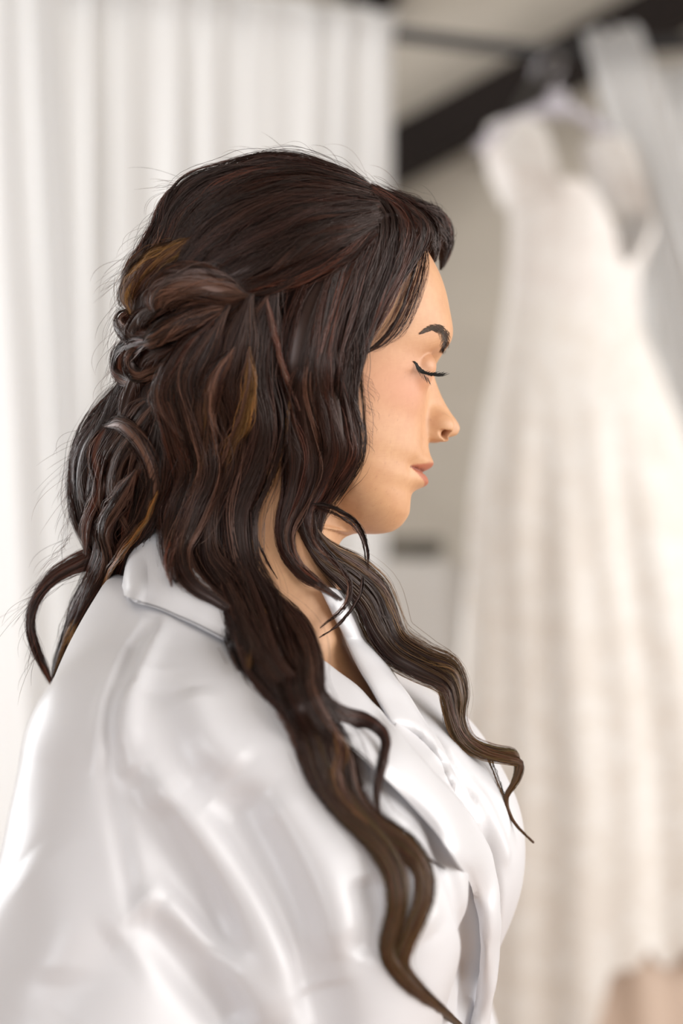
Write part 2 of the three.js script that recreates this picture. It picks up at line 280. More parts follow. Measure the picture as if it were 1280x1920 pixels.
// hair-like fibres: flat ribbons of rounded shading, many in one mesh
class Fibres {
  constructor() { this.p = []; this.n = []; this.c = []; this.i = []; }
  add(pts, outs, w, col, col2) {
    const b = this.p.length / 3, m = pts.length;
    for (let k = 0; k < m; k++) {
      const q = pts[k], a = pts[Math.max(0, k - 1)], d = pts[Math.min(m - 1, k + 1)], o = outs[k], tx = d[0] - a[0], ty = d[1] - a[1], tz = d[2] - a[2];
      let sx = ty * o[2] - tz * o[1], sy = tz * o[0] - tx * o[2], sz = tx * o[1] - ty * o[0]; const l = Math.hypot(sx, sy, sz) || 1; sx /= l; sy /= l; sz /= l;
      const t = k / (m - 1), ww = w * 0.5 * (t < 0.06 ? 0.55 + t * 7.5 : t > 0.75 ? 1 - (t - 0.75) * 3.2 : 1), r = 0.75;
      this.p.push(q[0] + sx * ww, q[1] + sy * ww, q[2] + sz * ww, q[0] - sx * ww, q[1] - sy * ww, q[2] - sz * ww);
      for (const s of [1, -1]) { const nx = o[0] + sx * s * r, ny = o[1] + sy * s * r, nz = o[2] + sz * s * r, L = Math.hypot(nx, ny, nz) || 1; this.n.push(nx / L, ny / L, nz / L); }
      const f = col2 ? sstep(0.25, 0.95, t) : 0, cr = mix(col[0], (col2 ?? col)[0], f), cg = mix(col[1], (col2 ?? col)[1], f), cb = mix(col[2], (col2 ?? col)[2], f);
      this.c.push(cr, cg, cb, cr, cg, cb);
      if (k) { const u = b + k * 2; this.i.push(u - 2, u, u - 1, u - 1, u, u + 1); }
    }
  }
  build() {
    const g = new THREE.BufferGeometry();
    g.setAttribute('position', new THREE.Float32BufferAttribute(this.p, 3)); g.setAttribute('normal', new THREE.Float32BufferAttribute(this.n, 3)); g.setAttribute('color', new THREE.Float32BufferAttribute(this.c, 3)); g.setIndex(this.i);
    return g;
  }
}
const skinZ = (px, py) => { let z = skinRelief.at(px, py); for (let r = 1; z < -1 && r < 14; r++) z = skinRelief.at(px - r, py); return z < -1 ? 0.02 : z; };
// eyebrow, laid hair by hair on the brow
{
  const spine = [[793, 622, 2.5], [806, 616, 5.5], [819, 615.5, 7], [830, 622, 9.5], [835, 636, 10.5], [833, 650, 10], [828, 664, 7]], f = new Fibres(), cr = new THREE.CatmullRomCurve3(spine.map((s) => V(...s)));
  for (let k = 0; k < 560; k++) {
    const t = Math.pow(rnd(), 0.8), s = cr.getPoint(t), d = cr.getTangent(t), o = gauss() * 0.70 * s.z, L = 6 + rnd() * 8, x0 = s.x - d.y * o, y0 = s.y + d.x * o, pts = [], outs = [];
    const ang = Math.atan2(-d.y, -d.x) + (o > 0 ? -0.35 : 0.35) * Math.sign(-1) * (0.4 + rnd() * 0.6) * (t > 0.35 ? 1 : 0.4);
    for (let q = 0; q < 4; q++) { const x = x0 + Math.cos(ang) * L * q / 3, y = y0 + Math.sin(ang) * L * q / 3, v = P(x, y, skinZ(x, y) + 0.0006); pts.push(v.toArray()); outs.push([0.5, 0.1, 0.85]); }
    f.add(pts, outs, 0.00031, [0.046 + rnd() * 0.03, 0.026 + rnd() * 0.014, 0.017]);
  }
  const m = new THREE.MeshStandardMaterial({ vertexColors: true, roughness: 0.6, side: THREE.DoubleSide });
  part('eyebrow', f.build(), m, person).userData.label = 'dark brown arched eyebrow';
  // lashes: lid line, upper fan, a few lower ones
  const l = new Fibres(), lid = new THREE.CatmullRomCurve3([V(777, 679, 0), V(784, 687, 0), V(792, 695, 0), V(801, 700, 0), V(809, 703, 0)]), K = [0.008, 0.006, 0.005];
  for (let k = 0; k < 150; k++) {                                  // each lash leaves the lid downwards and curls forward
    const t = rnd(), s = lid.getPoint(t), L = 17 + 13 * t + gauss() * 4, ex = s.x + L, ey = 701 + gauss() * 3.2 - 3 * (1 - t), cx = s.x + L * 0.5, cy = Math.max(s.y, 699) + 5 + gauss(), z = skinZ(s.x, s.y) + 0.0008, pts = [], outs = [];
    for (let q = 0; q < 8; q++) { const u = q / 7, a = (1 - u) * (1 - u), c = 2 * u * (1 - u), e = u * u; pts.push(P(a * s.x + c * cx + e * ex, a * s.y + c * cy + e * ey, z + 0.0045 * u * (1.2 - t)).toArray()); outs.push([0.2, 0.3, 0.93]); }
    l.add(pts, outs, 0.0003, K);
  }
  for (let k = 0; k < 90; k++) { const t = rnd(), s = lid.getPoint(t), d = lid.getTangent(t), pts = [], outs = []; for (let q = 0; q < 3; q++) { const x = s.x + d.x * (q - 1) * 4 + gauss(), y = s.y + d.y * (q - 1) * 4 + gauss() * 1.2, v = P(x, y, skinZ(x, y) + 0.0006); pts.push(v.toArray()); outs.push([0, 0, 1]); } l.add(pts, outs, 0.0010, K); }
  for (let k = 0; k < 18; k++) { const t = rnd(), x = mix(783, 803, t), y = mix(694, 709, t), z = skinZ(x, y) + 0.0006, q0 = P(x, y, z), L = 0.0036 + rnd() * 0.0025, pts = [], outs = []; for (let q = 0; q < 5; q++) { const u = q / 4; pts.push([q0.x + L * u * 0.35, q0.y - L * u, q0.z + L * 0.5 * u]); outs.push([0.1, 0, 1]); } l.add(pts, outs, 0.0002, [0.05, 0.026, 0.018]); }
  part('eyelashes', l.build(), m, person).userData.label = 'long black lashes over a lowered lid';
}
// ------------------------------------------------------------------ the satin robe
const sleeveN = cone(-0.006, -0.098, 0.148, 0.057, -0.035, -0.37, 0.212, 0.10), sleeveF = cone(-0.022, -0.085, 0.168, 0.066, 0.02, -0.37, 0.215, 0.10);
const drapeN = cone(0.055, -0.10, 0.105, 0.050, 0.09, -0.42, 0.10, 0.085), drapeF = cone(0.070, -0.12, 0.085, 0.046, 0.070, -0.42, 0.085, 0.070), hemSkirt = cone(-0.015, -0.40, 0, 0.15, -0.015, -1.05, 0, 0.235);
const neckGap = cone(0.036, 0.14, 0, 0.052, 0.008, 0.012, 0, 0.058);
// the V of bare skin between the lapels, as measured along its two edges
const vPoly = [[440, 1130], [540, 1195], [593, 1232], [645, 1269], [701, 1321], [739, 1363], [710, 1300], [664, 1212], [646, 1166], [616, 1107], [600, 1000], [440, 1000]].map(([a, b]) => { const p = P(a, b, 0.04); return [p.x, p.y]; });
function polyDist(poly, x, y) {                                  // signed distance in the plane, negative inside
  let d = 1e9, s = 1;
  for (let i = 0, j = poly.length - 1; i < poly.length; j = i++) {
    const ex = poly[j][0] - poly[i][0], ey = poly[j][1] - poly[i][1], wx = x - poly[i][0], wy = y - poly[i][1], t = clamp((wx * ex + wy * ey) / (ex * ex + ey * ey), 0, 1), bx = wx - ex * t, by = wy - ey * t;
    d = Math.min(d, bx * bx + by * by);
    const a = y >= poly[i][1], b = y < poly[j][1], c = ex * wy > ey * wx; if ((a && b && c) || (!a && !b && !c)) s = -s;
  }
  return s * Math.sqrt(d);
}
function robeBase(x, y, z) {
  const [F, U, R] = toBody(x, y, z);
  let d = trunk(F, U, R, 0.03) - 0.011;
  d = smin(d, R > 0 ? sleeveN(F, U, R) : sleeveF(F, U, -R), 0.045);
  d = smin(d, drapeN(F, U, R), 0.06);
  d = smin(d, drapeF(F, U, -R), 0.05);
  return d;
}
const folds = [];
// [amplitude mm, half-width mm, photo points along the fold]
const FOLDS = [
  [-5.5, 5.5, [[285, 1158], [252, 1205], [226, 1262], [208, 1340], [206, 1420], [214, 1500], [226, 1570], [246, 1690]]],
  [3.4, 4.5, [[268, 1165], [236, 1215], [208, 1275], [190, 1345], [186, 1430]]],
  [4.6, 6.5, [[306, 1160], [275, 1215], [250, 1275], [236, 1345], [234, 1410]]],
  [-3.2, 4, [[292, 1172], [258, 1230], [236, 1290]]],
  [-7, 11, [[236, 1440], [262, 1490], [296, 1560], [345, 1650], [400, 1750], [440, 1830]]],
  [8, 10, [[258, 1448], [300, 1490], [352, 1550], [410, 1625], [460, 1700], [510, 1790], [569, 1925]]],
  [-5, 8, [[300, 1500], [340, 1570], [390, 1660], [440, 1760]]],
  [-8, 13, [[430, 1480], [470, 1540], [512, 1620], [552, 1712], [580, 1816], [600, 1920]]],
  [6, 14, [[500, 1480], [560, 1570], [610, 1680], [640, 1800]]],
  [-9, 12, [[262, 1690], [300, 1730], [352, 1800], [426, 1893], [450, 1935]]],
  [8, 11, [[240, 1705], [306, 1708], [394, 1778], [470, 1850], [520, 1920]]],
  [-4, 14, [[290, 1250], [312, 1340], [340, 1420], [400, 1500]]],
  [4, 12, [[350, 1290], [390, 1380], [450, 1450]]],
  [-4, 16, [[90, 1930], [160, 1830], [235, 1765]]],
  [3.5, 20, [[60, 1600], [110, 1720], [100, 1850]]],
  [-7, 12, [[600, 1850], [612, 1900], [620, 1960]]],
  [-5, 11, [[690, 1640], [700, 1720], [680, 1800]]],
  [5, 14, [[740, 1560], [770, 1650], [800, 1760]]],
  [-6, 8, [[810, 1560], [850, 1640], [872, 1730], [880, 1830], [870, 1930]]],
  [5, 7, [[835, 1550], [880, 1640], [905, 1740], [912, 1840], [900, 1930]]],
  [-4, 5, [[905, 1560], [930, 1660], [930, 1740], [924, 1830]]],
  [3, 5, [[890, 1480], [930, 1560], [950, 1620]]],
  [-2.5, 5, [[800, 1360], [850, 1440], [890, 1520]]],
  [2.2, 5, [[840, 1440], [870, 1500], [900, 1560]]],
];
const robeRough = new Relief(4).add(meshField((x, y, z) => robeBase(x, y, z), [-0.33, EYE - 0.42, -0.12], [0.2, EYE + 0.03, 0.34], 0.006));
for (const [a, w, pts] of FOLDS) {
  const line = pts.map(([x, y]) => { let z = robeRough.at(x, y); for (let r = 4; z < -1 && r < 200; r += 4) z = Math.max(robeRough.at(x - r, y), robeRough.at(x + r, y), robeRough.at(x, y - r)); return P(x, y, z < -1 ? 0.05 : z); });
  const c = new THREE.CatmullRomCurve3(line).getPoints(line.length * 3), b = new THREE.Box3().setFromPoints(c).expandByScalar(w * 0.0026);
  folds.push({ a: a * 1.25e-3, w: w * 1e-3, c, b });
}
function foldAt(x, y, z) {
  let s = 0;
  for (const f of folds) {
    const b = f.b; if (x < b.min.x || x > b.max.x || y < b.min.y || y > b.max.y || z < b.min.z || z > b.max.z) continue;
    let best = 1e9, bt = 0; const n = f.c.length - 1;
    for (let i = 0; i < n; i++) {
      const p = f.c[i], q = f.c[i + 1], dx = q.x - p.x, dy = q.y - p.y, dz = q.z - p.z, t = clamp(((x - p.x) * dx + (y - p.y) * dy + (z - p.z) * dz) / (dx * dx + dy * dy + dz * dz), 0, 1), ex = x - p.x - dx * t, ey = y - p.y - dy * t, ez = z - p.z - dz * t, d = ex * ex + ey * ey + ez * ez;
      if (d < best) { best = d; bt = (i + t) / n; }
    }
    const e = best / (f.w * f.w); if (e < 7) s += f.a * Math.exp(-e) * Math.min(1, 0.25 + bt * 5, 0.25 + (1 - bt) * 5);
  }
  return s;
}
function robeWorld(x, y, z) {
  let d = robeBase(x, y, z);
  if (d < 0.03 && d > -0.03) d -= foldAt(x, y, z) + 0.0012 * noise3(x * 14, y * 10, z * 14);
  const [F, U, R] = toBody(x, y, z);
  d = smax(d, -(neckGap(F, U, R)), 0.006);
  d = smax(d, U - 0.020 + 0.27 * (F + 0.08), 0.010);                 // open at the neck, where the collar stands
  if (z > -0.045 && z < 0.2 && y > EYE - 0.2) d = smax(d, -Math.max(polyDist(vPoly, x, y), -0.05 - z), 0.003);
  return d;
}
const robeTex = dataTex(256, 256, (u, v) => 0.5 + 0.3 * tile2(u, v, 3) + 0.2 * tile2(u, v, 8, 3), false, [14, 14]);
const satin = new THREE.MeshPhysicalMaterial({ color: new THREE.Color(0.735, 0.73, 0.757), roughness: 0.38, clearcoat: 0.15, clearcoatRoughness: 0.35, specularIntensity: 1.0, sheen: 0.15, sheenColor: new THREE.Color(1, 1, 1), sheenRoughness: 0.4, bumpMap: robeTex, bumpScale: 0.00005, side: THREE.DoubleSide });
const gRobe = meshField(robeWorld, [-0.34, EYE - 0.40, -0.27], [0.21, EYE + 0.03, 0.34], 0.0027);
const robe = part('robe', gRobe, satin, person); robe.userData.label = 'glossy white satin kimono robe with creased sleeve';
part('robe_skirt', meshField((x, y, z) => {
  const [F, U, R] = toBody(x, y, z), a = Math.atan2(R, F + 0.015);
  let d = smin(hemSkirt(F, U, R) - 0.012 * Math.sin(a * 11) * sstep(-0.4, -0.9, U), robeBase(x, y, z), 0.05);
  return Math.max(d, y - (EYE - 0.394), 0.36 - y);
}, [-0.45, 0.34, -0.42], [0.34, EYE - 0.37, 0.42], 0.009), satin, robe);
part('belt', (() => { const r = []; for (let i = 0; i < 48; i++) { const a = i / 48 * Math.PI * 2; r.push(fromBody(-0.012 + 0.147 * Math.cos(a), -0.405, 0.172 * Math.sin(a))); } const c = new THREE.CatmullRomCurve3(r, true); return new THREE.TubeGeometry(c, 96, 0.02, 10, true); })(), satin, robe);
const clothRelief = new Relief(2).add(gHead).add(gRobe);
const reliefZ = (R, px, py, reach = 60) => { let z = R.at(px, py); for (let r = 4; z < -1 && r <= reach; r += 4) z = Math.max(R.at(px - r, py), R.at(px + r, py), R.at(px, py + r), R.at(px, py - r)); return z; };
// a band of cloth with thickness between two edges given as photo points with their z (or lifted off the robe when z is left out)
function band(edgeA, edgeB, lift, thick, seg = 70, across = 8, puff = 0.0015, tuck = true) {
  const line = (e) => new THREE.CatmullRomCurve3(e.map(([x, y, z]) => P(x, y, z ?? Math.max(reliefZ(clothRelief, x, y), -0.06) + lift)), false, 'centripetal');
  const A = line(edgeA), B = line(edgeB), p = [], uv = [], ix = [], W = across + 1, top = [];
  for (let i = 0; i <= seg; i++) { const a = A.getPoint(i / seg), b = B.getPoint(i / seg); for (let j = 0; j <= across; j++) top.push(a.clone().lerp(b, j / across)); }
  let raise = top.map((q) => { const [a, b] = toPx(q.x, q.y, q.z); let z = -9; for (let u = -4; u <= 4; u += 2) for (let v = -4; v <= 4; v += 2) z = Math.max(z, clothRelief.at(a + u, b + v)); return z > -1 && z - q.z < 0.02 ? Math.max(0, z + lift - q.z) : 0; });
  for (let it = 0; it < 7; it++) raise = raise.map((r, k) => { const i = Math.floor(k / W), j = k % W, n = [Math.max(0, i - 1) * W + j, Math.min(seg, i + 1) * W + j, i * W + Math.max(0, j - 1), i * W + Math.min(across, j + 1)].map((m) => raise[m]); return it < 3 ? Math.max(r, ...n) : (2 * r + n[0] + n[1] + n[2] + n[3]) / 6; });
  top.forEach((q, k) => q.copy(P(...toPx(q.x, q.y, q.z), q.z + raise[k] - (tuck && k % W === across ? lift + 0.003 : 0))));
  const nor = top.map((q, k) => { const i = Math.floor(k / W), j = k % W, u = top[Math.min(i + 1, seg) * W + j].clone().sub(top[Math.max(i - 1, 0) * W + j]), v = top[i * W + Math.min(j + 1, across)].clone().sub(top[i * W + Math.max(j - 1, 0)]), n = u.cross(v).normalize(); return n.z < 0 ? n.negate() : n; });
  for (const s of [1, -1]) top.forEach((q, k) => { const i = Math.floor(k / W), j = k % W, n = nor[k], h = s * thick / 2 * (j === 0 || j === across ? 0.55 : 1) + puff * Math.sin(Math.PI * j / across) + 0.0007 * noise3(q.x * 30, q.y * 30, q.z * 30); p.push(q.x + n.x * h, q.y + n.y * h, q.z + n.z * h); uv.push(i * 0.004, j * 0.004 + (s < 0 ? 0.5 : 0)); });
  const N = top.length, tri = (a, b, c) => ix.push(a, b, c);
  for (let i = 0; i < seg; i++) for (let j = 0; j < across; j++) { const a = i * W + j, b = a + 1, c = a + W, d = c + 1; tri(a, c, b); tri(b, c, d); tri(N + a, N + b, N + c); tri(N + b, N + d, N + c); }
  for (let i = 0; i < seg; i++) for (const j of [0, across]) { const a = i * W + j, c = a + W; tri(a, N + a, c); tri(c, N + a, N + c); }
  for (const i of [0, seg]) for (let j = 0; j < across; j++) { const a = i * W + j, b = a + 1; tri(a, b, N + a); tri(b, N + b, N + a); }
  const g = new THREE.BufferGeometry(); g.setAttribute('position', new THREE.Float32BufferAttribute(p, 3)); g.setAttribute('uv', new THREE.Float32BufferAttribute(uv, 2)); g.setIndex(ix); g.computeVertexNormals(); return g;
}
const farLapel = band([[598, 1100, 0.028], [614, 1130, 0.027], [632, 1164, 0.026], [652, 1212, 0.027], [700, 1297, 0.036], [739, 1361, 0.050], [786, 1426, 0.066], [828, 1500, 0.070]],
  [[640, 1112, 0.004], [664, 1152, 0.001], [700, 1215, 0.001], [735, 1262, 0.005], [778, 1325, 0.015], [828, 1405, 0.027], [850, 1455, 0.038], [844, 1505, 0.060]], 0.0040, 0.0035);
part('lapel', farLapel, satin, robe);
clothRelief.add(farLapel);
const nearLapel = band([[441, 1170], [520, 1195], [593, 1232], [645, 1269], [701, 1321], [740, 1364], [790, 1422], [844, 1481], [885, 1536], [921, 1608], [934, 1690], [934, 1780], [922, 1880], [905, 1990]],
  [[430, 1215], [500, 1262], [560, 1320], [620, 1370], [681, 1420], [728, 1465], [772, 1510], [817, 1560], [852, 1612], [884, 1668], [900, 1730], [902, 1810], [890, 1890], [870, 1990]], 0.0035, 0.0035);
part('lapel', nearLapel, satin, robe);
const collar = band([[330, 985, -0.055], [300, 974, -0.035], [288, 968, -0.008], [297, 984, 0.025], [330, 1022, 0.052], [385, 1092, 0.072], [460, 1145, 0.078], [530, 1190, 0.070]],
  [[320, 1095, -0.085], [262, 1100, -0.06], [238, 1108, -0.018], [258, 1128], [315, 1146], [372, 1174], [441, 1212], [500, 1262]], 0.003, 0.004, 70, 10, 0.004, false);
part('collar', collar, satin, robe);
clothRelief.add(nearLapel).add(collar);
// ------------------------------------------------------------------ the hair: inner mass, then lock by lock
const massPoly = [[800, 425], [790, 405], [765, 390], [712, 374], [690, 362], [640, 336], [560, 314], [490, 312], [430, 332], [350, 352], [322, 390], [304, 440], [276, 480], [240, 525], [236, 600], [226, 650], [226, 690], [242, 715], [215, 760], [165, 830], [146, 900], [148, 980], [175, 1040], [200, 1085], [240, 1060], [285, 985], [330, 1020], [400, 1050], [440, 1040], [455, 960], [480, 900], [540, 900], [600, 905], [640, 880], [660, 800], [655, 700], [650, 640], [690, 580], [735, 520], [760, 470], [785, 440]].map(([a, b]) => { const p = P(a, b, 0); return [p.x, p.y]; });
const faceFree = (x, y, z) => headLocal(hx(x, y, z), hy(x, y, z), hz(x, y, z));
function hairMass(x, y, z) {
  const d = -polyDist(massPoly, x, y), az = Math.abs(z + 0.002), low = sstep(EYE - 0.01, EYE + 0.09, y), Z = mix(mix(0.016, 0.070, sstep(-0.135, -0.085, x)), 0.0905, low), Rr = mix(0.055, 0.075, low);
  if (d <= 0) return Math.hypot(d, Math.max(0, az - 0.005)) ;
  const q = Math.min(d / Rr, 1), zm = Z * Math.sqrt(1 - (1 - q) * (1 - q));
  return (az - zm) * Math.min(1, 0.35 + q * 0.65);
}
const fibreBump = dataTex(512, 64, (u, v) => 0.5 + 0.4 * noise2(u * 190, v * 0.6), false, [1, 1]);
const hairMat = new THREE.MeshPhysicalMaterial({ vertexColors: true, roughness: 0.38, specularIntensity: 1.0, specularColor: new THREE.Color(1.0, 0.82, 0.76), side: THREE.DoubleSide });
const massMat = new THREE.MeshStandardMaterial({ color: new THREE.Color(0.0200, 0.0075, 0.0053), roughness: 0.7, bumpMap: fibreBump, bumpScale: 0.001 });
const gMass = meshField(hairMass, [-0.21, EYE - 0.09, -0.1], [0.085, EYE + 0.24, 0.1], 0.0026, 3);
const hair = part('hair', gMass, massMat, person); hair.userData.label = 'long wavy dark brown hair, twisted back at the crown, with caramel streaks';
const hairRelief = clothRelief.copy().add(gMass);
const DARK = [[0.0185, 0.0070, 0.0050], [0.0270, 0.0100, 0.0068], [0.0125, 0.0052, 0.0040], [0.0400, 0.0150, 0.0098], [0.0215, 0.0074, 0.0056]], RED = [[0.088, 0.0255, 0.0140], [0.056, 0.0170, 0.0100]], MID = [[0.135, 0.064, 0.042], [0.095, 0.043, 0.028]], GOLD = [[0.30, 0.150, 0.045], [0.23, 0.105, 0.032], [0.16, 0.075, 0.028]], RUST = [[0.33, 0.125, 0.026], [0.24, 0.085, 0.02]], TIP = [[0.115, 0.060, 0.024], [0.165, 0.088, 0.032]];  // MID: lighter brown strands, with sheen on the locks put into the colour
const pick = (a) => a[Math.floor(rnd() * a.length)];
const headC = P(500, 640, -0.01);
let fibreCount = 0;
// [pal, fibres, flatness, points [px, py, radius px, lift mm], options]
function lock(pal, n, flat, pts, o = {}) {
  const ctl = pts.map(([x, y, r, l = 3]) => { let z = o.z !== undefined ? o.z : reliefZ(o.on ?? hairRelief, x, y, o.reach ?? 60); if (z < -1) z = o.z0 ?? 0; return { x, y, z: z + l * 1e-3, r }; });
  if (o.z === undefined) for (let it = 0; it < 2; it++) { const zs = ctl.map((c) => c.z); ctl.forEach((c, i) => { if (i && i < ctl.length - 1) c.z = (zs[i - 1] + 2 * zs[i] + zs[i + 1]) / 4; }); }
  if (o.zs) o.zs.forEach((z, i) => { ctl[i].z = z; });
  const S = Math.min(60, Math.max(18, pts.length * 5)), cur = new THREE.CatmullRomCurve3(ctl.map((c) => P(c.x, c.y, c.z)), false, 'centripetal'), C = [], rad = [];
  for (let i = 0; i <= S; i++) { const t = i / S, u = t * (ctl.length - 1), k = Math.min(ctl.length - 2, u | 0), p = cur.getPoint(t), r = mix(ctl[k].r, ctl[k + 1].r, u - k) / 2900; C.push(p); rad.push(r * (o.keep ? 1 : mix(0.3, 1, sstep(1.0, 0.86, t))) * (o.root ? 1 : mix(0.25, 1, sstep(0, 0.14, t)))); }
  const lift = o.free ? null : (p, room) => { const [a, b] = toPx(p.x, p.y, p.z), z = clothRelief.at(a, b); if (z > -1 && p.z < z + room) p.copy(P(a, b, z + room)); };
  if (lift) { C.forEach((p, i) => lift(p, rad[i] * flat * 0.75 + 0.001)); for (let it = 0; it < 3; it++) for (let i = 1; i < S; i++) { const z = (C[i - 1].z + C[i + 1].z) / 2; if (z > C[i].z) C[i].copy(P(...toPx(C[i].x, C[i].y, C[i].z), z)); } }
  const fr = C.map((p, i) => {
    const T = C[Math.min(S, i + 1)].clone().sub(C[Math.max(0, i - 1)]).normalize(), out = V(p.x - headC.x, (p.y - headC.y) * (p.y > headC.y ? 1 : 0.05), p.z - headC.z).normalize().multiplyScalar(o.side ?? 0.45).add(V(0, 0, 0.75));
    const N = out.sub(T.clone().multiplyScalar(out.dot(T))).normalize(), B = T.clone().cross(N); return { T, N, B };
  });
  const f = new Fibres(), tw = o.twist ?? 0.9, curlA = o.wave ?? 0.0;
  // inner strand body that closes the gaps between the fibres
  if (!o.thin) {
    const p = [], nn = [], c = [], ix = [], K = 10, col = pal[0];
    for (let i = 0; i <= S; i++) for (let k = 0; k < K; k++) { const a = k / K * Math.PI * 2, e = i === 0 || i === S ? 0.05 : 0.66, { N, B } = fr[i], w = rad[i] * e, q = C[i].clone().addScaledVector(B, Math.cos(a) * w).addScaledVector(N, Math.sin(a) * w * flat), m = B.clone().multiplyScalar(Math.cos(a) * flat).addScaledVector(N, Math.sin(a)).normalize(); p.push(q.x, q.y, q.z); nn.push(m.x, m.y, m.z); c.push(...col); }
    for (let i = 0; i < S; i++) for (let k = 0; k < K; k++) { const a = i * K + k, b = i * K + (k + 1) % K; ix.push(a, a + K, b, b, a + K, b + K); }
    f.p.push(...p); f.n.push(...nn); f.c.push(...c); f.i.push(...ix);
  }
  // fibres gather in wisps, each with its own place, wave and tone
  const nC = o.thin ? Math.max(2, Math.round(n / 14)) : Math.max(9, Math.round(n / 13)), wisps = [];
  for (let k = 0; k < nC; k++) {
    const base = rnd() < (o.mixed ?? 0.12) ? pick(o.second ?? MID) : pick(pal);
    wisps.push({ a: rnd() * Math.PI * 2, r: o.thin ? Math.sqrt(rnd()) : 0.66 + 0.42 * Math.pow(rnd(), 0.8), ph: rnd() * 6.28, ph2: rnd() * 6.28, fq: 4 + rnd() * 5, am: 0.05 + rnd() * 0.14, sp: 0.10 + rnd() * 0.22, tone: 0.35 + rnd() * 1.25, base, end: rnd() < 0.6 ? 1 : 0.72 + rnd() * 0.28 });
  }
  for (let k = 0; k < n; k++) {
    const W = wisps[k % nC], stray = rnd() < 0.10, a0 = W.a + gauss() * W.sp * (o.thin ? 1.5 : 1), rr = W.r + gauss() * 0.07 + (stray ? 0.08 + rnd() * rnd() * 0.75 : 0), t0 = o.root ? 0 : rnd() * rnd() * 0.18, t1 = Math.min(1, W.end * (rnd() < 0.5 ? 1 : 0.82 + rnd() * 0.18)), ph = rnd() * 6.28, ph2 = rnd() * 6.28, fz = (o.frizz ?? 1) * (stray ? 2.2 : 1), pts2 = [], outs = [], steps = Math.max(4, Math.round((t1 - t0) * S * 0.8));
    const j = 0.95 * W.tone * (0.75 + rnd() * 0.5), col = W.base.map((v) => v * j), col2 = o.tip ? pick(TIP).map((v) => v * (0.6 + rnd() * 0.6)) : undefined, fan = 0.35 * rnd();
    for (let i = 0; i <= steps; i++) {
      const t = t0 + (t1 - t0) * i / steps, u = t * S, q = Math.min(S - 1, u | 0), s = u - q, r = mix(rad[q], rad[q + 1], s), A = a0 + tw * t + 0.30 * Math.sin(t * W.fq + W.ph) + 0.08 * Math.sin(t * 7 + ph), w = r * (rr + W.am * Math.sin(t * W.fq * 1.7 + W.ph2) + 0.05 * Math.sin(t * 11 + ph2) * fz) + 0.0012 * fan * sstep(0.7, 1, t);
      const B = fr[q].B, N = fr[q].N, B2 = fr[q + 1].B, N2 = fr[q + 1].N, bx = mix(B.x, B2.x, s), by = mix(B.y, B2.y, s), bz = mix(B.z, B2.z, s), nx = mix(N.x, N2.x, s), ny = mix(N.y, N2.y, s), nz = mix(N.z, N2.z, s), cb = Math.cos(A) * w, cn = Math.sin(A) * w * flat, fx = 0.00035 * fz * Math.sin(t * 31 + ph), fy = 0.00035 * fz * Math.sin(t * 27 + ph2);
      pts2.push([mix(C[q].x, C[q + 1].x, s) + bx * cb + nx * cn + fx, mix(C[q].y, C[q + 1].y, s) + by * cb + ny * cn + fy, mix(C[q].z, C[q + 1].z, s) + bz * cb + nz * cn]);
      const dA = (A - W.a - tw * t) * 1.6, AA = A + dA, ca = Math.cos(AA) * flat * 1.3, sa = Math.sin(AA), ox = bx * ca + nx * sa, oy = by * ca + ny * sa, oz = bz * ca + nz * sa, L = Math.hypot(ox, oy, oz) || 1; outs.push([ox / L, oy / L, oz / L]);
    }
    f.add(pts2, outs, (o.width ?? 0.30) * 1e-3 * (0.6 + rnd() * 0.6), col, col2);
  }
  fibreCount += n;
  return part('hair_lock', f.build(), hairMat, hair);
}
const mirrorZ = (m) => { const g = m.geometry.clone(), p = g.attributes.position, q = g.attributes.normal; for (let i = 0; i < p.count; i++) { p.setZ(i, -p.getZ(i) - 0.004); q.setZ(i, -q.getZ(i)); } const ix = g.index.array; for (let i = 0; i < ix.length; i += 3) { const t = ix[i]; ix[i] = ix[i + 1]; ix[i + 1] = t; } return part('hair_lock', g, hairMat, hair); };
// --- crown, combed back from the parting; the far half mirrors it
const crown = [
  [[704, 366, 16, 2], [640, 338, 26], [560, 316, 30], [490, 313, 30], [430, 328, 28], [356, 350, 24], [322, 392, 20], [300, 440, 16], [272, 480, 12]],
  [[712, 372, 16, 2], [640, 350, 28], [550, 334, 34], [460, 342, 34], [390, 362, 30], [340, 400, 24], [312, 450, 20], [292, 490, 14]],
  [[715, 378, 16, 2], [640, 364, 28], [550, 356, 34], [465, 370, 34], [400, 398, 30], [352, 440, 24], [318, 484, 18]],
  [[712, 388, 16, 2], [635, 384, 28], [550, 386, 34], [470, 408, 34], [410, 440, 28], [362, 478, 22], [330, 512, 16]],
  [[708, 398, 16, 2], [635, 405, 28], [560, 415, 34], [485, 442, 32], [425, 478, 26], [372, 508, 20]],
  [[702, 410, 16, 2], [640, 430, 28], [575, 450, 32], [505, 482, 30], [440, 510, 24], [385, 526, 18]],
  [[696, 425, 16, 2], [645, 460, 28], [580, 490, 30], [515, 516, 28], [450, 532, 22], [395, 540, 16]],
];
crown.forEach((c, i) => { const m = lock(DARK, 620, 0.30, c, { root: 1, second: RED, mixed: 0.16, width: 0.30 }); if (i < 6) mirrorZ(m); });
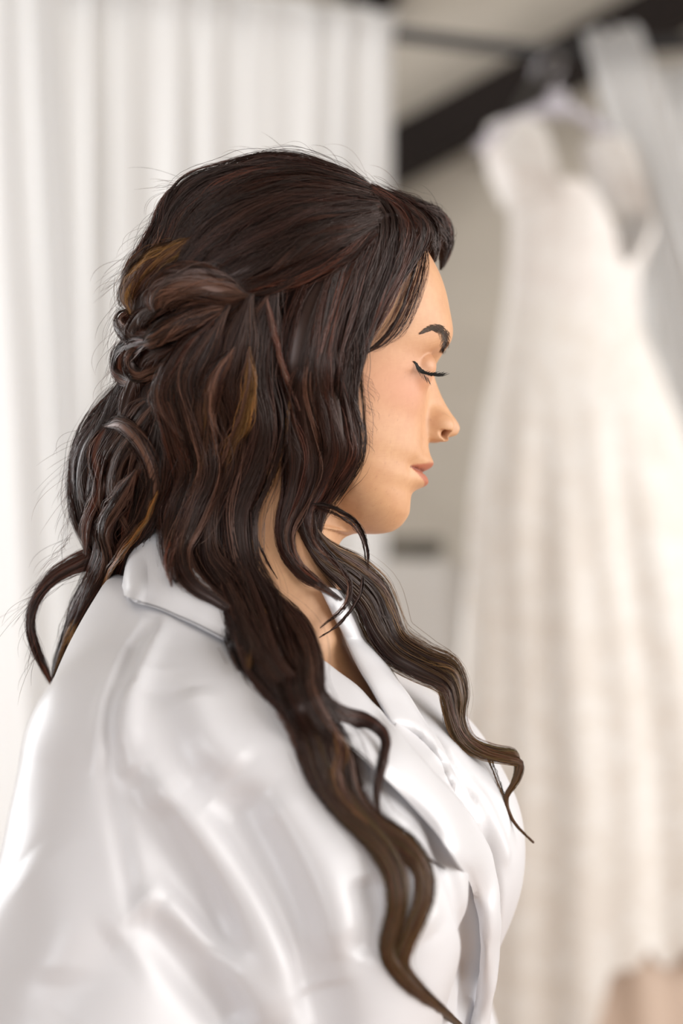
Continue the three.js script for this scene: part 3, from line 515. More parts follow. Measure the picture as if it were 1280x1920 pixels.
// --- behind the crown, down to the twists
mirrorZ(lock([...DARK, ...RED], 320, 0.4, [[350, 345, 16, 2], [320, 380, 22], [298, 430, 22], [270, 475, 20], [245, 515, 18], [238, 560, 14]], { mixed: 0.25, second: RED }));
lock(DARK, 280, 0.4, [[385, 355, 14, 2], [345, 400, 20], [318, 450, 22], [285, 490, 18], [262, 530, 12]], { mixed: 0.2 });
lock(MID, 320, 0.55, [[372, 440, 6, 3], [330, 470, 16, 6], [290, 492, 24, 8], [258, 522, 28, 8], [240, 556, 22, 6], [246, 590, 10, 4]], { second: GOLD, mixed: 0.5 });
lock(MID, 420, 0.5, [[470, 556, 12, 3], [420, 545, 26, 8], [370, 533, 32, 10], [325, 540, 34, 11], [295, 562, 26, 9], [292, 592, 12, 5]], { second: [[0.14, 0.095, 0.085]], mixed: 0.35 });  // twist tinted mauve: the cool window sheen on it is put into the colour
lock([...DARK, ...MID], 300, 0.6, [[425, 575, 10, 3], [375, 592, 18, 9], [325, 612, 22, 12], [290, 632, 20, 12], [268, 645, 10, 8]], { second: MID, mixed: 0.5 });
lock([...RED, ...DARK], 260, 0.6, [[244, 580, 14, 3], [228, 604, 18, 5], [240, 624, 18, 8], [275, 634, 16, 9], [300, 622, 8, 6]], { mixed: 0.3, side: 0.7 });
lock([...RED, ...DARK], 320, 0.6, [[285, 640, 12, 8], [252, 648, 20, 10], [228, 668, 22, 6], [222, 696, 18, 4], [244, 714, 14, 4], [282, 696, 12, 4]], { mixed: 0.25, side: 0.7 });
lock(DARK, 240, 0.6, [[262, 648, 14, 4], [246, 676, 18, 6], [258, 700, 16, 5], [300, 690, 14, 5], [330, 668, 8, 4]], { second: MID, mixed: 0.3 });
lock(DARK, 220, 0.5, [[345, 556, 14, 3], [292, 582, 22, 4], [262, 602, 20, 4], [248, 628, 16, 4], [262, 655, 10, 4]], { second: MID, mixed: 0.3 });
lock(DARK, 220, 0.5, [[330, 650, 16, 4], [290, 665, 22, 4], [262, 700, 20, 3], [240, 745, 18, 2], [225, 800, 10, 2]], { second: RED, mixed: 0.3 });
// --- front: puff beyond the forehead, then the long fringe swept to the side
const puff = [[-0.004, -0.012, -0.022, -0.030, -0.034, -0.036], [0.004, -0.002, -0.010, -0.018, -0.022, -0.024]];
lock(DARK, 330, 0.8, [[690, 366, 18], [770, 386, 20], [815, 406, 18], [836, 430, 15], [838, 462, 12], [830, 500, 5]], { zs: puff[0], free: 1, second: RED, frizz: 2 });
lock(DARK, 330, 0.8, [[690, 368, 18], [765, 390, 22], [808, 416, 20], [828, 446, 16], [832, 476, 10], [826, 505, 4]], { zs: puff[1], free: 1, second: RED, frizz: 2 });
lock(DARK, 260, 0.7, [[700, 372, 16], [765, 396, 20], [800, 424, 18], [812, 452, 14], [812, 480, 8], [806, 500, 3]], { zs: [0.012, 0.010, 0.008, 0.006, 0.004, 0.002], free: 1, second: RED, mixed: 0.25, frizz: 2 });
lock(DARK, 560, 0.34, [[688, 366, 22, 4], [735, 394, 26], [752, 430, 28], [735, 490, 28], [705, 560, 24], [678, 625, 22], [662, 690, 18], [664, 760, 12]], { root: 1, second: RED, mixed: 0.2 });
lock(DARK, 560, 0.34, [[688, 366, 22, 4], [755, 396, 22], [785, 424, 22], [776, 462, 18], [742, 515, 14], [708, 572, 12], [680, 622, 10], [655, 664, 8]], { root: 1, second: RED, mixed: 0.2 });
lock(DARK, 560, 0.32, [[688, 366, 22, 4], [716, 410, 26], [705, 480, 32], [675, 560, 32], [650, 640, 30], [632, 720, 28], [640, 800, 22], [650, 860, 14]], { root: 1, second: RED, mixed: 0.2 });
lock(DARK, 560, 0.32, [[688, 366, 22, 4], [686, 420, 28], [655, 500, 34], [622, 590, 36], [598, 690, 36], [600, 780, 34], [618, 860, 28], [600, 930, 18]], { root: 1, second: RED, mixed: 0.2 });
lock(DARK, 560, 0.32, [[688, 366, 22, 4], [660, 440, 28], [610, 520, 36], [575, 610, 38], [555, 710, 36], [552, 800, 32], [568, 880, 24], [560, 950, 14]], { root: 1, second: RED, mixed: 0.25 });
for (let i = 0; i < 3; i++) lock(DARK, [64, 30, 30][i], 0.5, [[[782, 430, 9, 4], [782, 480, 8, 4], [768, 535, 7, 4], [746, 590, 6, 4], [716, 635, 6, 4], [676, 664, 6, 4], [636, 678, 4, 4]], [[800, 440, 7, 3], [792, 490, 6], [780, 545, 5], [758, 600, 5], [728, 640, 4], [690, 662, 4], [655, 672, 3]], [[770, 450, 9, 3], [752, 510, 9], [735, 560, 9], [712, 600, 8], [682, 640, 6], [656, 668, 4]]][i], { thin: 1, second: RED, mixed: 0.3, on: clothRelief, width: 0.3 });
for (let i = 0; i < 24; i++) { const a = rnd() * 44 - 14, b = rnd() * 30 - 8; lock(RED, 4, 0.5, [[770 + a, 440, 3, 2], [772 + a + gauss() * 4, 500 + b, 4], [755 + a + gauss() * 6, 560 + b, 4], [730 + a, 612 + b, 4], [700 + a * 0.6, 645 + b * 0.6, 3]], { thin: 1, on: clothRelief, width: 0.16 }); }
// --- side curtain along the cheek and over the ear
lock(DARK, 480, 0.4, [[650, 560, 20, 2], [655, 640, 24], [648, 720, 26], [658, 790, 24], [662, 850, 22], [632, 905, 20], [605, 950, 16], [600, 1000, 10]], { second: RED, mixed: 0.2 });
lock(DARK, 420, 0.45, [[625, 600, 24, 3], [610, 690, 28], [622, 780, 30], [628, 850, 26], [600, 915, 22], [572, 965, 18], [585, 1020, 14], [625, 1062, 12]], { second: RED, mixed: 0.25 });
lock(DARK, 380, 0.45, [[590, 640, 26, 4], [568, 730, 30], [575, 810, 28], [580, 880, 24], [560, 940, 18], [540, 1000, 13], [552, 1050, 11], [590, 1090, 9], [640, 1125, 6]], { second: MID, mixed: 0.15 });
lock(DARK, 380, 0.45, [[545, 590, 28, 3], [528, 680, 30], [532, 770, 28], [552, 850, 22], [546, 920, 16], [528, 985, 10], [536, 1040, 9], [575, 1085, 9], [615, 1105, 7]], { second: RED, mixed: 0.25 });
lock([[0.13, 0.036, 0.019], [0.09, 0.026, 0.015]], 90, 0.5, [[500, 560, 5, 9], [514, 640, 10, 10], [530, 700, 12, 10], [560, 770, 6, 9]], { thin: 1 });
// --- the large middle mass and its waves
lock(DARK, 560, 0.45, [[520, 530, 26, 3], [495, 620, 34], [482, 710, 36, 6], [495, 800, 34, 8], [478, 880, 32, 8], [448, 960, 32, 8], [452, 1050, 34, 6], [490, 1130, 34, 5], [520, 1210, 30, 5]], { second: MID, mixed: 0.18 });
lock(DARK, 560, 0.45, [[470, 548, 24, 3], [446, 630, 34, 5], [428, 715, 36, 8], [440, 800, 36, 8], [420, 885, 36, 9], [388, 965, 36, 8], [390, 1045, 36, 6], [440, 1120, 34, 5], [476, 1200, 28, 5]], { second: MID, mixed: 0.22 });
lock(DARK, 520, 0.5, [[430, 570, 18, 4], [392, 640, 30, 8], [352, 715, 34, 8], [368, 800, 36, 7], [384, 880, 36, 7], [358, 955, 36, 7], [336, 1030, 30, 6], [352, 1090, 22, 5], [410, 1132, 16, 5], [460, 1165, 10, 5]], { second: MID, mixed: 0.35 });
lock([...MID, ...DARK], 420, 0.5, [[400, 600, 12, 8], [352, 660, 24, 11], [316, 730, 28, 10], [330, 810, 28, 8], [346, 890, 30, 7], [325, 960, 28, 6], [318, 1030, 18, 6], [330, 1090, 10, 5]], { second: RED, mixed: 0.35 });
lock(MID, 300, 0.5, [[372, 640, 8, 10], [325, 690, 18, 13], [300, 745, 20, 12], [318, 790, 14, 10], [352, 830, 8, 8]], { second: DARK, mixed: 0.4 });
lock(MID, 240, 0.5, [[440, 650, 8, 8], [405, 710, 20, 11], [385, 780, 22, 11], [392, 850, 16, 10], [375, 910, 8, 9]], { second: DARK, mixed: 0.4 });
lock(GOLD, 230, 0.5, [[468, 650, 7, 12], [462, 730, 15, 14], [444, 800, 17, 15], [416, 855, 16, 15], [395, 910, 13, 14], [384, 970, 6, 12]], { second: MID, mixed: 0.35, thin: 1 });
lock(GOLD, 90, 0.5, [[384, 730, 5, 13], [388, 800, 9, 14], [380, 870, 7, 13], [366, 930, 4, 12]], { second: MID, mixed: 0.4, thin: 1 });
lock(GOLD, 40, 0.5, [[545, 740, 3, 8], [532, 830, 5, 8], [512, 900, 6, 6], [490, 940, 3, 6]], { second: MID, mixed: 0.3, thin: 1 });
lock(RED, 160, 0.5, [[370, 940, 8, 12], [338, 1000, 14, 13], [318, 1050, 13, 12], [322, 1100, 6, 9]], { second: MID, mixed: 0.3, thin: 1 });
// --- the curls behind the shoulder
const back = { z0: -0.01, side: 0.9, second: RED, mixed: 0.25, free: 1 };
lock(DARK, 440, 0.7, [[290, 700, 20], [225, 750, 28], [175, 815, 32], [152, 890, 30], [156, 970, 28], [180, 1035, 24], [170, 1090, 14]], { ...back, zs: [0.02, 0.01, 0.006, 0.002, -0.004, -0.01, -0.014] });
lock(DARK, 420, 0.65, [[285, 680, 22], [245, 730, 30], [212, 790, 34], [190, 860, 34], [195, 940, 30], [215, 1010, 18]], { ...back, zs: [0.04, 0.03, 0.026, 0.02, 0.014, 0.006], second: MID, mixed: 0.3 });
lock(DARK, 440, 0.65, [[305, 715, 24], [262, 790, 36], [212, 860, 38], [192, 940, 38], [205, 1020, 34], [178, 1090, 28], [145, 1150, 22], [118, 1205, 14]], { ...back, zs: [0.05, 0.045, 0.036, 0.028, 0.018, 0.0, -0.016, -0.03] });
lock(DARK, 440, 0.6, [[320, 740, 26], [298, 820, 36], [260, 900, 38], [236, 980, 36], [236, 1050, 30], [200, 1115, 26], [152, 1175, 22], [112, 1235, 12]], { ...back, zs: [0.066, 0.062, 0.052, 0.04, 0.022, -0.01, -0.03, -0.045] });
lock(DARK, 360, 0.6, [[240, 900, 24], [215, 1000, 34], [225, 1060, 34], [190, 1120, 30], [150, 1175, 26], [118, 1230, 16]], { ...back, zs: [0.0, -0.01, -0.03, -0.045, -0.055, -0.06] });
lock(MID, 240, 0.5, [[190, 800, 8], [232, 800, 16], [272, 845, 18], [290, 905, 18], [272, 965, 18], [232, 1020, 16], [200, 1070, 10]], { ...back, zs: [0.03, 0.055, 0.068, 0.066, 0.056, 0.04, 0.016], second: DARK, mixed: 0.5 });
lock([...RED, ...DARK], 240, 0.5, [[205, 790, 10], [180, 850, 18], [190, 910, 20], [165, 975, 18], [160, 1040, 12]], { ...back, zs: [0.034, 0.034, 0.042, 0.03, 0.012], mixed: 0.35, second: MID });
lock([...DARK, ...MID], 240, 0.5, [[255, 880, 10], [225, 935, 20], [195, 990, 22], [200, 1050, 18], [165, 1110, 12]], { ...back, zs: [0.066, 0.058, 0.044, 0.022, 0.0], mixed: 0.3, second: MID });
lock(DARK, 380, 0.55, [[262, 715, 20], [222, 775, 32], [168, 850, 34], [160, 925, 34], [178, 1000, 30], [200, 1060, 22], [172, 1110, 12]], { ...back, zs: [0.034, 0.03, 0.022, 0.018, 0.014, 0.006, -0.006], second: RED, mixed: 0.4 });
lock([...DARK, ...MID], 320, 0.55, [[300, 735, 20], [262, 800, 30], [222, 870, 32], [216, 945, 32], [236, 1015, 28], [212, 1080, 18]], { ...back, zs: [0.06, 0.056, 0.05, 0.044, 0.032, 0.01], second: MID, mixed: 0.4 });
lock(DARK, 320, 0.55, [[318, 760, 20], [308, 840, 28], [292, 915, 28], [262, 985, 26], [226, 1045, 20]], { ...back, zs: [0.07, 0.068, 0.062, 0.05, 0.022], second: RED, mixed: 0.35 });
lock(RED, 300, 0.6, [[215, 1030, 20], [155, 1052, 20], [100, 1082, 17], [66, 1125, 13], [56, 1170, 11], [68, 1222, 13], [84, 1256, 13], [100, 1290, 6]], { ...back, zs: [0, -0.006, -0.01, -0.012, -0.012, -0.014, -0.02, -0.03], second: DARK, mixed: 0.4, keep: 1 });
lock(RUST, 130, 0.5, [[296, 920, 5], [276, 975, 10], [240, 1025, 12], [208, 1070, 12], [190, 1110, 8]], { ...back, zs: [0.074, 0.066, 0.052, 0.03, 0.006], thin: 1, second: GOLD, mixed: 0.4, width: 0.24 });
// --- forward over the near shoulder and breast
lock(DARK, 560, 0.5, [[440, 1010, 26, 6], [455, 1090, 34, 6], [470, 1170, 36, 6], [500, 1250, 36, 6], [545, 1312, 34, 6], [585, 1375, 32, 6], [606, 1450, 28, 6], [655, 1518, 26, 6], [712, 1580, 22, 6], [740, 1640, 17, 6], [745, 1705, 15, 6], [728, 1775, 14, 6], [760, 1835, 14, 6], [835, 1900, 12, 6], [880, 1935, 6, 6]], { tip: 1, mixed: 0.2 });
lock(DARK, 520, 0.5, [[485, 1080, 24, 6], [530, 1150, 34, 6], [555, 1225, 36, 6], [560, 1295, 34, 6], [590, 1360, 34, 6], [632, 1420, 30, 6], [648, 1490, 28, 6], [695, 1550, 24, 6], [755, 1585, 19, 6], [790, 1630, 15, 6], [792, 1690, 14, 6], [768, 1750, 13, 6], [750, 1805, 13, 6], [790, 1860, 13, 6], [850, 1912, 8, 6]], { tip: 1, mixed: 0.2 });
lock(DARK, 460, 0.5, [[400, 1040, 22, 6], [432, 1120, 32, 6], [462, 1200, 32, 6], [492, 1275, 28, 6], [545, 1330, 24, 6], [580, 1410, 20, 6], [600, 1470, 14, 6], [650, 1530, 8, 6]], { mixed: 0.25 });
lock(DARK, 380, 0.5, [[505, 1110, 18, 8], [548, 1170, 26, 8], [578, 1240, 26, 8], [590, 1310, 24, 8], [635, 1342, 16, 8], [690, 1352, 10, 8], [720, 1380, 8, 8], [718, 1430, 6.5, 8], [706, 1485, 5.5, 8], [712, 1540, 2.5, 8]], { second: RED, mixed: 0.3 });
lock(GOLD, 130, 0.5, [[482, 1110, 5, 18], [488, 1160, 12, 20], [478, 1205, 13, 20], [466, 1255, 5, 18]], { thin: 1, second: MID, mixed: 0.3 });
lock(DARK, 300, 0.6, [[215, 1060, 20], [175, 1112, 26], [142, 1168, 24], [118, 1222, 20], [96, 1278, 10]], { ...back, zs: [-0.005, -0.012, -0.022, -0.03, -0.036], second: GOLD, mixed: 0.2 });
lock(GOLD, 130, 0.5, [[628, 1370, 5, 16], [640, 1410, 11, 17], [632, 1450, 12, 17], [650, 1500, 9, 15], [690, 1545, 4, 13]], { thin: 1, second: MID, mixed: 0.35 });
lock(DARK, 60, 0.5, [[700, 1545, 6, 7], [750, 1575, 5, 7], [790, 1602, 3, 7], [835, 1630, 1.5, 7]], { thin: 1 });
// --- the strands that leave the jaw, and the far lock on the other side of the chest
lock(DARK, 110, 0.5, [[585, 945, 9, 4], [630, 958, 8, 3], [668, 985, 7, 2], [686, 1025, 6, 2], [690, 1070, 5, 2]], { thin: 1, zs: [0.06, 0.058, 0.05, 0.042, 0.036], free: 1, second: RED });
lock(DARK, 70, 0.5, [[588, 955, 7], [592, 1010, 6], [625, 1050, 5], [655, 1090, 5], [650, 1130, 4], [600, 1178, 3]], { thin: 1, zs: [0.062, 0.058, 0.05, 0.044, 0.044, 0.05], free: 1 });
lock(DARK, 60, 0.5, [[680, 1080, 5], [672, 1120, 5], [640, 1165, 5], [598, 1195, 4]], { thin: 1, zs: [0.036, 0.04, 0.046, 0.052], free: 1, second: RED });
lock(DARK, 420, 0.6, [[585, 985, 16], [620, 1030, 24], [665, 1065, 30], [705, 1105, 32], [722, 1150, 32], [742, 1200, 30], [795, 1235, 26], [842, 1256, 24], [858, 1300, 22], [856, 1350, 20], [880, 1392, 15], [925, 1408, 12], [965, 1414, 9], [968, 1440, 7], [955, 1480, 3]], { zs: [0.045, 0.036, 0.022, 0.012, 0.006, 0.006, 0.008, 0.008, 0.008, 0.008, 0.006, 0.002, -0.002, -0.004, -0.004], free: 1, tip: 1, mixed: 0.3, second: TIP });
lock(DARK, 360, 0.6, [[565, 1005, 12], [600, 1050, 18], [645, 1085, 22], [684, 1130, 26], [704, 1180, 26], [735, 1225, 24], [785, 1255, 22], [836, 1285, 18], [846, 1330, 17], [862, 1380, 15], [905, 1412, 10], [950, 1424, 8], [975, 1432, 7], [968, 1462, 6], [948, 1496, 4.5], [962, 1540, 3], [1000, 1580, 1.5]], { zs: [0.05, 0.044, 0.034, 0.022, 0.016, 0.014, 0.016, 0.016, 0.014, 0.012, 0.008, 0.004, 0, 0, 0, 0, 0], free: 1, tip: 1, mixed: 0.3, second: TIP });
lock(TIP, 40, 0.5, [[912, 1408, 6], [924, 1440, 4], [938, 1476, 3.5], [950, 1505, 2]], { zs: [0.004, 0, 0, 0], free: 1, thin: 1 });
lock(DARK, 40, 0.5, [[482, 880, 3], [470, 960, 4], [490, 1030, 3], [520, 1085, 2]], { thin: 1, on: clothRelief });
// --- curls of down at the temple and cheek
for (let i = 0; i < 22; i++) { const y = 690 + i * 7, x = 672 + gauss() * 5, L = 14 + rnd() * 26; lock(RED, 2, 0.5, [[x, y, 2, 1.2], [x + L * 0.5, y + L * 0.45, 2, 1.2], [x + L, y + L * 1.0, 2, 1.2], [x + L * 0.95, y + L * 1.4, 1, 1.2]], { thin: 1, on: clothRelief, width: 0.12 }); }
// --- loose hairs that stand off the outline
{
  const f = new Fibres(), edge = [[850, 430], [800, 395], [740, 375], [690, 352], [620, 318], [540, 300], [470, 302], [400, 325], [335, 345], [300, 410], [262, 470], [226, 520], [218, 600], [210, 680], [200, 760], [145, 840], [125, 920], [128, 1000], [60, 1120], [60, 1230]];
  for (let k = 0; k < 460; k++) {
    const u = rnd() * (edge.length - 1), i = u | 0, s = u - i, x = mix(edge[i][0], edge[i + 1][0], s), y = mix(edge[i][1], edge[i + 1][1], s), tx = edge[i + 1][0] - edge[i][0], ty = edge[i + 1][1] - edge[i][1], l = Math.hypot(tx, ty), ox = ty / l * -1, oy = tx / l, dir = oy * (y - 700) + ox * (x - 500) > 0 ? 1 : -1, L = 25 + rnd() * rnd() * 110, h = (0.12 + rnd() * 0.5) * L, pts = [], outs = [], z = gauss() * 0.03, c = (rnd() - 0.5) * 1.6;
    for (let q = 0; q <= 12; q++) { const t = q / 12, a = t * L, up = h * (Math.sin(t * (1.6 + c)) - 0.12); pts.push(P(x - ox * dir * 6 + tx / l * a + ox * dir * up + gauss() * 0.2, y - oy * dir * 6 + ty / l * a + oy * dir * up, z + t * c * 0.01).toArray()); outs.push([0, 0, 1]); }
    f.add(pts, outs, 0.00011 + rnd() * 0.00007, pick([...DARK, ...MID, ...RED]));
  }
  const m = part('loose_hairs', f.build(), hairMat, hair); m.userData.kind = 'stuff';
}
// ------------------------------------------------------------------ the room
const plaster = (c, k = 1) => { const t = dataTex(256, 256, (u, v) => { const n = 1 + 0.02 * tile2(u, v, 2, k) + 0.015 * tile2(u, v, 7, k); return c.map((x) => x * n); }, true, [1, 1]); return new THREE.MeshStandardMaterial({ map: t, roughness: 0.92, bumpMap: dataTex(256, 256, (u, v) => 0.5 + 0.4 * tile2(u, v, 20, k), false, [2, 2]), bumpScale: 0.0008 }); };
const wallMat = plaster([0.735, 0.705, 0.66], 1), ceilMat = plaster([0.80, 0.785, 0.76], 4);
const X0 = -2.7, X1 = 2.7, Z0 = -3.45, Z1 = 3.3, TOP = 3.6, T = 0.14;
const struct = (name, g, m) => { const o = part(name, g, m); o.userData.kind = 'structure'; return o; };
function wallWith(axis, at, a0, a1, hole) {                      // a wall of thickness T with one rectangular opening [from, to, sill, head]
  const bx = (p, q, y0, y1) => axis === 'x' ? boxG(T, y1 - y0, q - p, at, (y0 + y1) / 2, (p + q) / 2, 0.002) : boxG(q - p, y1 - y0, T, (p + q) / 2, (y0 + y1) / 2, at, 0.002);
  if (!hole) return bx(a0, a1, 0, TOP);
  const [p, q, s, h] = hole; return mergeGeometries([bx(a0, p, 0, TOP), bx(q, a1, 0, TOP), bx(p, q, 0, s), bx(p, q, h, TOP)]);
}
const H1 = [-1.32, 1.72, 0.93, 2.57], H2 = [-2.22, -0.28, 0.93, 2.57], H3 = [-2.77, -1.23, 0.93, 2.57];
struct('wall_right', wallWith('x', X1 + T / 2, Z0 - T, Z1 + T, H1), wallMat);
struct('wall_left', wallWith('x', X0 - T / 2, Z0 - T, Z1 + T, H3), wallMat);
struct('wall_front', wallWith('z', Z1 + T / 2, X0, X1, H2), wallMat);
struct('wall_back', wallWith('z', Z0 - T / 2, X0, X1), wallMat);
struct('ceiling', boxG(X1 - X0 + 2 * T, T, Z1 - Z0 + 2 * T, 0, TOP + T / 2, (Z0 + Z1) / 2, 0.002), ceilMat);
const woodMap = (a, b, fx = 3, fy = 40) => dataTex(512, 512, (u, v) => { const n = 0.5 + 0.5 * noise2(u * fx, v * fy) * (0.6 + 0.4 * noise2(u * 2 + 7, v * 6)), g = 0.5 + 0.5 * noise2(u * fx * 3, v * fy * 4); return a.map((x, k) => mix(x, b[k], clamp(n * 0.7 + g * 0.3, 0, 1))); }, true);
const oak = new THREE.MeshStandardMaterial({ map: woodMap([0.55, 0.42, 0.30], [0.66, 0.53, 0.40]), roughness: 0.55 });
const floor = struct('floor', boxG(X1 - X0 + 2 * T, 0.1, Z1 - Z0 + 2 * T, 0, -0.056, (Z0 + Z1) / 2, 0.002), oak);
const paint = new THREE.MeshStandardMaterial({ color: 0xe9e6df, roughness: 0.5 });
function windowFrame(axis, at, [p, q, s, h]) {
  const g = [], add = (a0, a1, y0, y1) => g.push(axis === 'x' ? boxG(0.06, y1 - y0, a1 - a0, at, (y0 + y1) / 2, (a0 + a1) / 2) : boxG(a1 - a0, y1 - y0, 0.06, (a0 + a1) / 2, (y0 + y1) / 2, at));
  add(p, q, s, s + 0.05); add(p, q, h - 0.05, h); add(p, p + 0.05, s, h); add(q - 0.05, q, s, h); add((p + q) / 2 - 0.02, (p + q) / 2 + 0.02, s, h); add(p, q, (s + h) / 2 - 0.015, (s + h) / 2 + 0.015);
  return mergeGeometries(g);
}
const glass = new THREE.MeshPhysicalMaterial({ color: 0xffffff, transmission: 1, roughness: 0, thickness: 0, ior: 1.45 });
[['x', X1 + T - 0.03, H1], ['z', Z1 + T - 0.03, H2], ['x', X0 - T + 0.03, H3]].forEach(([ax, at, h], i) => {
  const w = struct(`window_${i + 1}`, windowFrame(ax, at, h), paint), wd = h[1] - h[0] - 0.08, ht = h[3] - h[2] - 0.08;
  part('pane', ax === 'x' ? boxG(0.004, ht, wd, at, (h[2] + h[3]) / 2, (h[0] + h[1]) / 2, 0.001) : boxG(wd, ht, 0.004, (h[0] + h[1]) / 2, (h[2] + h[3]) / 2, at, 0.001), glass, w);
});
[['baseboard_back', boxG(X1 - X0, 0.12, 0.02, 0, 0.06, Z0 + 0.01)], ['baseboard_left', boxG(0.02, 0.12, Z1 - Z0, X0 + 0.01, 0.06, (Z0 + Z1) / 2)], ['baseboard_right', boxG(0.02, 0.12, Z1 - Z0, X1 - 0.01, 0.06, (Z0 + Z1) / 2)]].forEach(([n, g]) => struct(n, g, paint));
// dark timber braces on the gable wall
const darkWood = new THREE.MeshStandardMaterial({ map: woodMap([0.065, 0.042, 0.034], [0.125, 0.08, 0.06]), roughness: 0.95 });
function beam(a, b, wide, deep, label) {
  const d = b.clone().sub(a), g = new RoundedBoxGeometry(d.length(), wide, deep, 3, 0.012), o = part('timber_brace', g, darkWood);
  o.position.copy(a).add(b).multiplyScalar(0.5); o.rotation.z = Math.atan2(d.y, d.x); tag(o, label, 'beam'); return o;
}
beam(P(560, 392, -3.36), P(1420, -72, -3.36), 0.128, 0.17, 'long dark timber brace running up the wall behind the hanging dress');
beam(P(560, -120, -3.36), P(742, -4, -3.36), 0.11, 0.17, 'short dark timber brace end above the curtain header');
// ------------------------------------------------------------------ rods and curtains
const iron = new THREE.MeshStandardMaterial({ color: 0x3a3a3c, roughness: 0.45, metalness: 0.6 });
const rodA = P(-260, -42, -1.72), rodB = P(1034, 100, -2.25), rodC = P(1500, 88, -2.12);
const rodG = (a, b, r) => new THREE.CylinderGeometry(r, r, a.distanceTo(b), 18).applyQuaternion(new THREE.Quaternion().setFromUnitVectors(V(0, 1, 0), b.clone().sub(a).normalize())).translate((a.x + b.x) / 2, (a.y + b.y) / 2, (a.z + b.z) / 2);
rodA.y = rodC.y = rodB.y;
const frame = base('curtain_frame'); tag(frame, 'dark metal rod frame carrying the sheer white curtains', 'curtain rod');
part('rod', rodG(rodA, rodB, 0.0135), iron, frame); part('rod', rodG(rodB, rodC, 0.0135), iron, frame);
part('corner_joint', new THREE.SphereGeometry(0.024, 20, 14).translate(...rodB.toArray()), iron, frame);
for (const q of [rodA, rodC]) part('post', rodG(q, V(q.x, TOP, q.z), 0.010), iron, frame);
part('bracket', rodG(rodB, V(rodB.x - 0.03, rodB.y + 0.02, Z0), 0.009), iron, frame);
const sheer = new THREE.MeshPhysicalMaterial({ color: new THREE.Color(0.85, 0.855, 0.86), roughness: 0.95, transmission: 0.38, thickness: 0, specularIntensity: 0.3, side: THREE.DoubleSide });
// a gathered panel hung from a..b, falling to c..d; folds follow the cloth
function drape(a, b, c, d, n, amp, header, seedN) {
  const ahead = header ? 0.034 : 0, U = n * 12, Wv = 90, p = [], uv = [], ix = [], across = b.clone().sub(a).setY(0).normalize(), out = V(-across.z, 0, across.x);
  for (let j = 0; j <= Wv; j++) for (let i = 0; i <= U; i++) {
    const u = i / U, v = Math.pow(j / Wv, 1.9), top = a.clone().lerp(b, u), bot = c.clone().lerp(d, u);
    top.y += header * (1 + 0.25 * noise2(u * n * 1.3, 3 + seedN));
    const q = top.clone().lerp(bot, v), s = top.y - q.y, ph = u * n * 2 * Math.PI + 2.0 * noise2(u * n * 0.6, seedN) + 0.8 * noise2(u * 4, v * 1.5 + seedN);
    // a ruffle above the rod, gathered at it, then the folds open as the cloth falls
    const A = amp * (0.55 + 0.45 * noise2(u * n * 0.33, seedN + 4)) * (header ? (s < header * 1.6 ? mix(1.0, 0.45, sstep(0, header * 1.6, s)) : mix(0.45, 1, sstep(header * 1.6, 0.45, s))) : 1);
    const fine = header ? amp * 0.30 * Math.exp(-Math.pow((s - header) / 0.06, 2)) * Math.sin(u * n * 41 + 2 * noise2(u * 30, seedN)) : 0;
    q.addScaledVector(out, A * Math.sin(ph) + 0.35 * A * Math.sin(ph * 2.3 + 1) + ahead + fine + (header ? 0.012 * Math.exp(-Math.pow((s - header) / 0.016, 2)) : 0)).addScaledVector(across, 0.35 * A * Math.cos(ph));
    p.push(q.x, q.y, q.z); uv.push(u * n * 0.1, v * 2);
  }
  for (let j = 0; j < Wv; j++) for (let i = 0; i < U; i++) { const k = j * (U + 1) + i; ix.push(k, k + U + 1, k + 1, k + 1, k + U + 1, k + U + 2); }
  const g = new THREE.BufferGeometry(); g.setAttribute('position', new THREE.Float32BufferAttribute(p, 3)); g.setAttribute('uv', new THREE.Float32BufferAttribute(uv, 2)); g.setIndex(ix); g.computeVertexNormals(); return g;
}
const low = (v, dx = 0, dz = 0) => V(v.x + dx, 0.03, v.z + dz), along = (t) => rodA.clone().lerp(rodB, t), onRod = (px) => { let a = 0, b = 1; for (let k = 0; k < 30; k++) { const m = (a + b) / 2, q = along(m); toPx(q.x, q.y, q.z)[0] < px ? a = m : b = m; } return along(a); };
const curtain = (a, b, c, d, n, amp, hd, s, label) => tag(part('sheer_curtain', drape(a, b, c, d, n, amp, hd, s), sheer), label, 'curtain');
curtain(onRod(85), onRod(718), low(onRod(115)), low(onRod(688)), 8, 0.019, 0.03, 2, 'wide gathered sheer white curtain on the dark rod behind her head');
{ const a = P(-330, -60, -1.35), b = P(98, -60, -1.55); curtain(a, b, V(a.x, 0.03, a.z), V(b.x + 0.12, 0.03, b.z), 4, 0.035, 0, 8, 'sheer white curtain panel hanging slanted beside the wide curtain'); }
{ const a = rodB.clone().lerp(rodC, 0.14), b = rodB.clone().lerp(rodC, 0.37); curtain(a, b, P(1330, 1000, -2.16), P(1560, 1000, -2.1), 4, 0.02, 0.03, 14, 'narrow gathered white curtain drawn aside next to the hanging dress'); }
{ const a = rodB.clone().lerp(rodC, 0.40), b = rodB.clone().lerp(rodC, 0.98); const back = V(0, 0, -0.30); curtain(a.clone().add(back), b.clone().add(back), low(a, 0.05, -0.40), low(b, 0.05, -0.40), 8, 0.016, 0.03, 20, 'sheer white curtain hanging straight, beyond the drawn-aside one'); }
